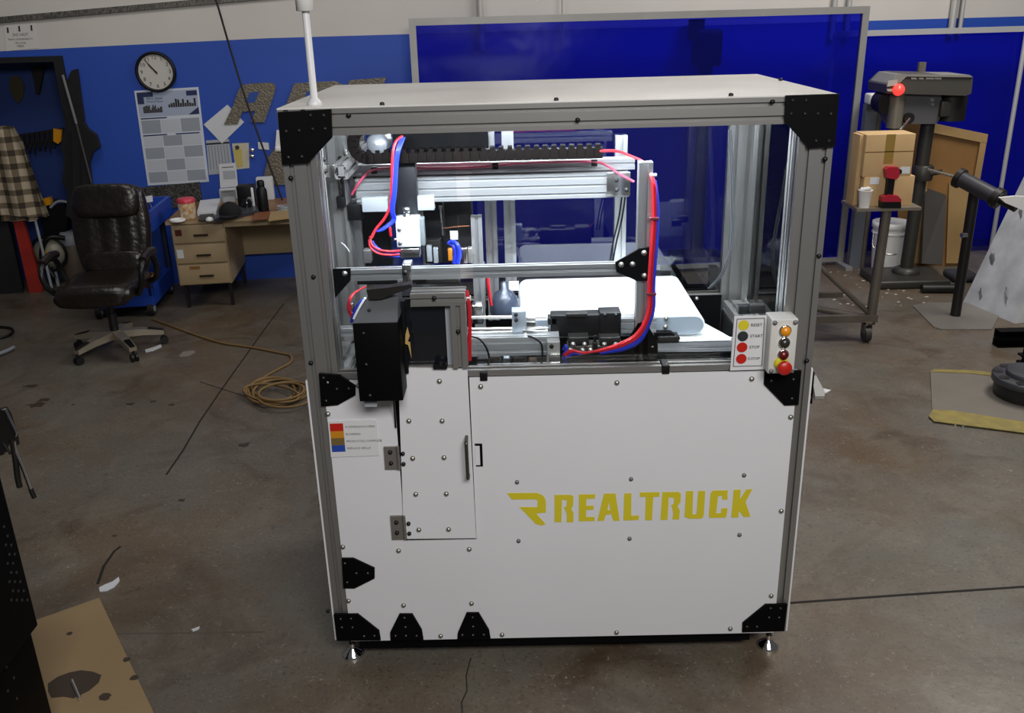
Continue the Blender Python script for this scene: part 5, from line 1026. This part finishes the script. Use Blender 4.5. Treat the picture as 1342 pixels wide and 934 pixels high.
# impact driver
c = atz(1165, 271, ZC); Y = yfr+.035
t = Thing('impact_driver', 'red and black cordless impact driver standing on the cart shelf', 'drill', (c.x, Y, ZC))
def dp_(pts, th, o=0): return MB().prism([(aty(x, y, Y).x, aty(x, y, Y).z) for x, y in pts], 'y', Y-th/2+o, Y+th/2+o)
zf = ZC-aty(1165, 270, Y).z
def dq_(pts, th, o=0): mb = dp_(pts, th, o); return mb.xf(Matrix.Translation((0, 0, zf)))
t.part('battery', dq_([(1153, 262), (1178, 262), (1178, 270), (1153, 270)], .08), BLKPL); t.part('battery_collar', dq_([(1154, 256), (1163, 253), (1174, 254), (1179, 259), (1178, 263), (1153, 263)], .07), mat('tool_red', 'a01c30', .4))
t.part('grip', dq_([(1163, 230), (1172, 231), (1169, 255), (1160, 255)], .035), BLKPL); t.part('motor_housing', dq_([(1159, 220), (1163, 217), (1175, 217), (1177, 222), (1176, 230), (1172, 233), (1160, 231)], .06), MATS['tool_red']); t.part('nose', dq_([(1176, 219), (1181, 221), (1181, 225), (1176, 228)], .03), BLKPL)
# screen-side box behind (grey controller) and speaker-like white cap
q = aty(1150, 140, 5.15); t = Thing('grey_cabinet', 'grey cabinet with a white cap left of the drill press', 'cabinet', (q.x, 5.15, 0))
A_, B_ = aty(1133, 150, 5.15), aty(1153, 150, 5.15); zt_ = aty(1143, 136, 5.15).z; z2_ = aty(1143, 122, 5.15).z
t.part('body', MB().box((A_.x, 5.12, 0), (A_.x+(B_.x-A_.x)*.75, 5.2, zt_)), mat('cab_grey', '5c6068', .5)); t.part('cap', MB().bbox((A_.x, 5.08, zt_), (B_.x, 5.2, z2_), .015), WHITEP); t.part('side_rod', MB().cyl((B_.x-.01, 5.13, 0), (B_.x-.01, 5.13, zt_), .022, 12), OLD)
# drill press
DG = mat('press_dark', '35332f', .45, .3); DG2 = mat('press_grey', '58585a', .45, .2); DT = mat('press_cover', '4a4844', .4, .2)
bb = [atz(x, y, .05) for x, y in ((1128, 360), (1165, 352), (1258, 360), (1222, 378))]
DYY = 4.70; fx, bx_ = atz(1128, 362).x, atz(1238, 378).x
t = Thing('drill_press', 'dark floor-standing drill press with a red stop button', 'drill press', ((fx+bx_)/2, DYY, 0))
bxs = [atz(x, y) for x, y in ((1128, 358), (1158, 346), (1222, 385), (1256, 366))]
t.part('base', MB().bbox((fx, DYY-.26, 0), (bx_+.05, DYY+.2, .07), .02), DG)
cxx = aty(1203, 260, DYY).x; zh = aty(1200, 165, DYY).z
t.part('column_flange', MB().lathe([(.11, .07), (.11, .1), (.07, .12)], (cxx-.02, DYY, 0), 24), DG)
t.part('column', MB().cyl((cxx-.02, DYY, .07), (cxx, DYY, zh+.02), .053, 20), DG)
zz_ = aty(1206, 226, DYY).z; o = t.part('table_bracket', MB().lathe([(.075, zz_-.06), (.08, zz_-.04), (.08, zz_+.05), (.07, zz_+.06)], (cxx+.01, DYY, 0), 24), DG); t.part('clamp_knob', MB().cyl((cxx+.05, DYY-.06, zz_), (cxx+.12, DYY-.1, zz_+.02), .02), DG, o)
def hp_(pts, y0, y1): return MB().prism([(aty(x, y, DYY-.1).x, aty(x, y, DYY-.1).z) for x, y in pts], 'y', y0, y1)
t.part('head_casting', hp_([(1166, 124), (1232, 124), (1233, 150), (1226, 162), (1190, 162), (1172, 166), (1164, 150)], DYY-.12, DYY+.1), DG2)
qx = aty(1176, 140, DYY-.12); t.part('quill', MB().cyl((qx.x, DYY-.1, qx.z-.16), (qx.x, DYY-.1, qx.z+.12), .06, 20), mat('quill_tan', '7c766a', .35, .4)); t.part('chuck', MB().cyl((qx.x, DYY-.1, qx.z-.28), (qx.x, DYY-.1, qx.z-.16), .025, 16, .035), DG)
cv = t.part('belt_cover', hp_([(1155, 121), (1155, 110), (1168, 97), (1180, 95.5), (1262, 97.5), (1267, 102), (1265, 121), (1258, 124)], DYY-.2, DYY+.18), DT)
t.part('cover_lid', hp_([(1157, 108), (1169, 96), (1262, 97), (1266, 100), (1180, 99), (1172, 107)], DYY-.215, DYY+.16), mat('cover_light', '8a8882', .4, .2), cv)
t.part('speed_chart', hp_([(1156, 105), (1168, 103), (1168, 110), (1155, 112)], DYY-.22, DYY-.2), mat('chart_pale', 'a8a49c', .5), cv); t.part('speed_chart', hp_([(1155, 115), (1168, 115), (1167, 119), (1156, 118)], DYY-.21, DYY-.2), MATS['chart_pale'], cv)
for x0, x1 in ((1187, 1194), (1197, 1203), (1206, 1216), (1217, 1226)): t.part('lettering', hp_([(x0, 100.2), (x1, 100.4), (x1, 102.8), (x0, 102.6)], DYY-.204, DYY-.2), MATS['chart_pale'], cv)
rb = aty(1177.5, 117.5, DYY-.22); t.part('stop_button', MB().lathe([(.035, .03), (.045, 0), (.04, -.02), (.0001, -.035)], rb, 24, 'y'), mat('button_red_lit', 'ff4038', .3, emit=1.2), label='glowing red stop button')
mm = aty(1245, 140, DYY); t.part('motor', MB().cyl((mm.x, DYY, mm.z-.10), (mm.x, DYY, mm.z+.11), .12, 24), BLKMET); t.part('motor_box', MB().bbox((mm.x-.14, DYY-.16, mm.z-.06), (mm.x-.06, DYY-.02, mm.z+.06), .01), DG)
k0 = aty(1192, 155, DYY-.16); o = t.part('feed_hub', MB().cyl(k0, k0+Vector((0, .08, 0)), .04, 20), BLKMET); t.part('feed_lever', MB().cyl(k0+Vector((0, -.01, 0)), aty(1174, 178, DYY-.2), .009, 10), CHROME, o)
t.part('switch_light', MB().cyl(aty(1222, 131, DYY-.13), aty(1222, 131, DYY-.13)+Vector((0, .02, 0)), .014, 12).cyl(aty(1222.5, 137, DYY-.13), aty(1222.5, 137, DYY-.13)+Vector((0, .02, 0)), .012, 12), CHROME)
t.part('pulley_shroud', MB().cyl(aty(1166, 135, DYY-.1), aty(1166, 135, DYY-.1)+Vector((0, .16, 0)), .09, 20), BLKMET)
q = aty(1191, 90, 5.1); t.part('vertical_arm', MB().box((q.x-.025, DYY+.15, zh+.2), (q.x+.03, DYY+.18, aty(1191, 82, DYY+.15).z)), OLD)
# bucket
c = atz(1165, 349); c.y = 5.02; c.x = aty(1165, 320, 5.02).x; bt = aty(1165, 290, 5.02).z
t = Thing('plastic_bucket', 'white lidded plastic bucket on the floor beside the drill press', 'bucket', (c.x, 5.02, 0)); R_ = (aty(1188, 310, 5.02).x-aty(1142, 310, 5.02).x)/2
t.part('pail', MB().lathe([(R_*.8, 0), (R_*.98, bt-.04)], (c.x, 5.02, 0), 28), WHITEP); t.part('lid', MB().lathe([(R_, bt-.05), (R_*1.03, bt-.045), (R_*1.03, bt), (R_*.96, bt+.004), (R_*.94, bt-.01), (.0001, bt-.01)], (c.x, 5.02, 0), 28), WHITEP)
t.part('rim_ring', MB().lathe([(R_*.98, bt-.10), (R_*1.02, bt-.09), (R_*.98, bt-.08)], (c.x, 5.02, 0), 28), WHITEP); t.part('wire_handle', MB().tube([(c.x-R_, 5.0, bt-.08), (c.x-R_*1.1, 4.94, bt-.2), (c.x-R_*.6, 4.85, bt-.24), (c.x, 4.83, bt-.24)], .004), STEEL)
# wooden crate panel leaning behind
PLW = mat('crate_plywood', 'a5875a', .6, 0, .5, 3, '866c45')
CR = Frame((4.4, 5.12, 0), -.06)
def cpl(pts, off=0, th=.02): return MB().prism([(CR.hit(x, y, off).x, CR.hit(x, y, off).z) for x, y in pts], 'y', off, off+th)
t = Thing('plywood_crate_side', 'framed tan plywood panel leaning behind the drill press', 'panel', (CR.hit(1230, 340, 0).x, 0, 0), CR)
zb0 = CR.hit(1205, 345, 0)
t.part('sheet', cpl([(1172, 158), (1222, 162), (1291, 178), (1263, 352), (1180, 348)]), mat('crate_dark', '8a6434', .6, 0, .5, 2, '5f4628'))
t.part('frame_board', cpl([(1215, 160), (1295, 176), (1293, 188), (1214, 172)], -.03, .03), PLW); t.part('frame_board', cpl([(1285, 186), (1293, 187), (1264, 352), (1256, 350)], -.03, .03), PLW); t.part('frame_board', cpl([(1206, 236), (1216, 236), (1208, 345), (1196, 345)], -.03, .03), PLW)
t.part('frame_board', cpl([(1244, 240), (1276, 250), (1262, 345), (1240, 345)], -.02, .02), PLW)
sl_ = [CR.hit(x, y, -.18) for x, y in ((1222, 250), (1250, 260), (1232, 345), (1205, 343))]
t = Thing('dark_slab', 'dark grey slab leaning against the tan plywood panel', 'slab', (sl_[2].x, -.3, 0), CR)
t.part('slab', MB().quad([Vector((p.x, -.02-.25*(1-max(0, min(1, p.z/.6))), max(p.z, .002))) for p in sl_], .03), mat('slab_dark', '35322f', .6))
# roller stand
STN = mat('stand_black', '1a1817', .45, .2)
g = [atz(x, y, .008) for x, y in ((1196, 400), (1215, 396), (1292, 396), (1312, 408), (1300, 431), (1234, 431), (1224, 428))]
t = Thing('roller_stand', 'black roller support stand on a grey floor plate', 'stand', atz(1252, 413)); t.part('base_plate', MB().prism([(p.x, p.y) for p in g], 'z', 0, .008), mat('floor_plate', '7c7872', .5, .3, .4, 4, '6a655e'))
pb = atz(1252, 413, .008); ptop = aty(1268, 244, pb.y)
t.part('post', MB().cyl(pb, (pb.x+.0, pb.y, ptop.z), .036, 18), STN)
zr = ptop.z; L0, L1 = aty(1257, 233, pb.y-.05), aty(1312, 262, pb.y-.30)
o = t.part('roller', MB().cyl(L0, L1, .055, 22), mat('roller_dark', '35343a', .4, .2)); t.part('end_collar', MB().cyl(L0-(L1-L0)*.04, L0+(L1-L0)*.06, .07, 20), STN, o); t.part('end_collar', MB().cyl(L1-(L1-L0)*.16, L1-(L1-L0)*.02, .07, 20), STN, o)
t.part('extension_bar', MB().cyl(L0, aty(1216, 222, pb.y+.1), .010, 12), STEEL); t.part('cross_arm', MB().cyl(L1, L1+(L1-L0)*.35, .03, 12), STN)
t.part('height_knob', MB().cyl((pb.x-.06, pb.y-.03, .62), (pb.x-.02, pb.y-.02, .62), .018, 12), STEEL)
# pipe and dark bar on the floor by the press
solo('floor_pipe', MB().cyl(atz(1208, 378, .035), atz(1254, 378, .035), .035, 16), STN, 'black pipe lying on the floor left of the roller stand post', 'pipe')
solo('rag_bundle', MB().bbox(atz(1228, 372, 0)+Vector((.14, 0, 0)), atz(1250, 366, 0)+Vector((.16, .12, .07)), .03), mat('rag_dark', '26262c', .9), 'dark rag bundle on the floor right of the drill press base', 'rag')
# grey tapered hopper at right
GP = mat('scuffed_grey', 'b8babd', .55, .1, .8, 4, '8d9093')
hb = [atz(1262, 396), atz(1330, 424)]; yb_ = hb[1].y+.35
tl_ = aty(1338, 236, hb[0].y+.3)
e0, e1 = hb; v_ = (e1-e0)
n0 = Vector((-v_.y, v_.x, 0)).normalized(); n0 = n0 if n0.x > 0 else -n0
B2_, B3_ = e1+n0*.95, e0+n0*.95
def face_pt(x, y, lean):   # point on the near face, leaning back
    nn = Vector((n0.x, n0.y, -lean)).normalized(); nn = Vector((n0.x, n0.y, -lean)); d = ray(x, y); return CAM+d*((e0-CAM).dot(nn)/d.dot(nn))
T0, T1 = face_pt(1345, 225, .42), face_pt(1385, 236, .42)
top_c = (T0+T1)/2+n0*.35
T2, T3 = T1+n0*.35, T0+n0*.35
t = Thing('sheet_metal_hopper', 'scuffed grey sheet-metal tapered hopper at the right edge', 'hopper', (e0+B2_)/2)
vs = [e0, e1, B2_, B3_, T0, T1, T2, T3]
t.part('shell', MB().add(vs, [(0, 1, 5, 4), (1, 2, 6, 5), (2, 3, 7, 6), (3, 0, 4, 7), (4, 5, 6, 7), (3, 2, 1, 0)]), GP)
for i_, (x, y, s_) in enumerate(((1300, 340, 9), (1285, 385, 7), (1318, 390, 10), (1338, 280, 7))):
    random.seed(i_); pp_ = [face_pt(x+s_*random.uniform(.3, 1)*math.cos(a_*math.tau/9)*.5, y+s_*random.uniform(.5, 1.6)*math.sin(a_*math.tau/9), .42) for a_ in range(9)]; t.part('scuff', MB().quad(pp_, -.002), mat('scuff_grey', '5c5e60', .6))
pd = [aty(x, y, 3.2) for x, y in ((1310, 259), (1330, 257), (1390, 259), (1390, 292), (1342, 276), (1318, 266))]
solo('white_blade', MB().quad(pd, .02), WHITEP, 'pointed white sheet jutting in from the right edge', 'sheet')
# black channel blocks
t = Thing('channel_blocks', 'stack of black steel channels on the floor at the right edge', 'channels', atz(1325, 452))
for k in range(2):
    z_ = .06*k; a_ = atz(1302, 452); 
    t.part('channel', MB().box((a_.x, a_.y, z_), (a_.x+.7, a_.y+.02, z_+.055)).box((a_.x, a_.y-.06, z_), (a_.x+.7, a_.y, z_+.008)).box((a_.x, a_.y-.06, z_+.047), (a_.x+.7, a_.y, z_+.055)), BLACK)
a_ = atz(1338, 478); t = Thing('channel_block', 'single black steel channel end nearer the camera at the right edge', 'channel', a_)
for k in range(2): t.part('channel', MB().box((a_.x, a_.y, .05*k), (a_.x+.6, a_.y+.06, .05*k+.012)).box((a_.x+.02, a_.y+.02, .05*k+.012), (a_.x+.6, a_.y+.04, .05*k+.05)), BLACK)
# yellow edged mat and flange
def pz(pts, z=0): return [atz(x, y, z) for x, y in pts]
t = Thing('floor_mat', 'grey floor mat with yellow safety borders under the flange', 'mat', atz(1280, 520))
ym = mat('hazard_yellow', '887a3c', .7, 0, .6, 14, '655b3a')
m0 = [atz(x, y) for x, y in ((1219, 487), (1342, 496), (1480, 505), (1500, 600), (1342, 566), (1222, 549))]
t.part('rubber_sheet', MB().prism([(p.x, p.y) for p in m0], 'z', 0, .008), mat('mat_grey', '6a645c', .7, 0, .4, 5, '5d574f'))
for pl_ in (((1218, 487), (1225, 484), (1270, 485), (1340, 492), (1480, 503), (1480, 508), (1340, 497), (1270, 489)), ((1217, 545), (1222, 537), (1250, 538), (1342, 553), (1500, 578), (1500, 596), (1342, 567), (1224, 552))):
    t.part('yellow_border', MB().prism([(p.x, p.y) for p in pz(pl_, .01)], 'z', .008, .012), ym)
fc = atz(1347, 520, .0); fr_ = fc.x-atz(1299, 520, .0).x
FG = mat('flange_grey', '3c3d41', .4, .3)
t = Thing('steel_flange', 'heavy dark round flange with bolt holes lying on the floor mat', 'flange', (fc.x, fc.y, .012))
c_ = Vector((fc.x, fc.y, .012))
t.part('drum', MB().lathe([(fr_*.9, 0), (fr_*.92, .08)], c_, 40), STN); t.part('rim', MB().lathe([(fr_*.95, .08), (fr_, .085), (fr_, .12), (fr_*.97, .125), (fr_*.6, .127), (.0001, .127)], c_, 48), FG)
t.part('raised_ring', MB().lathe([(fr_*.66, .125), (fr_*.66, .15), (fr_*.62, .155), (.0001, .155)], c_, 40), FG)
hm = MB().cyl((0, 0, 0), (0, 0, .002), .028, 16).mesh('bolt_hole', STN)
for k in range(10): an = math.tau*k/10+.15; t.put('bolt_hole', hm, c_+Vector((math.cos(an)*fr_*.84, math.sin(an)*fr_*.84, .1268)))
for x, y, l_ in ((1252, 557, 'left of the mat edge'), (1262, 560, 'below the yellow border')): c = atz(x, y); solo('hex_nut', MB().cyl(c, c+Vector((0, 0, .008)), .009, 6), STEEL, 'small steel nut on the floor '+l_, 'nut')
random.seed(21)
mb = MB()
for i in range(70):
    x, y = random.uniform(1085, 1215), random.uniform(352, 402); c = atz(x, y); r_ = random.uniform(.003, .016); n_ = 5
    mb.prism([(c.x+r_*math.cos(a_*math.tau/n_+i), c.y+r_*.7*math.sin(a_*math.tau/n_+i)) for a_ in range(n_)], 'z', .0005, .003)
solo('swarf', mb, mat('swarf_white', 'b8b4ac', .5), '', '', kind='stuff')

# black bracket on the floor seen through the machine's back panel
yk = atz(905, 379).y; K_ = lambda L: MB().prism([(aty(x, y, yk).x, max(0, aty(x, y, yk).z)) for x, y in L], 'y', yk, yk+.08)
t = Thing('steel_trestle', 'low black steel trestle on the floor seen through the machine', 'trestle', atz(905, 379))
t.part('upright', K_([(867, 350), (880, 350), (876, 380), (868, 380)]), BLACK); t.part('diagonal_brace', K_([(876, 350), (887, 349), (904, 376), (900, 380), (893, 380)]), BLACK); t.part('upright', K_([(931, 350), (942, 350), (941, 380), (930, 380)]), BLACK)
t.part('foot_rail', K_([(860, 376), (950, 375), (950, 380), (860, 381)]), BLACK)
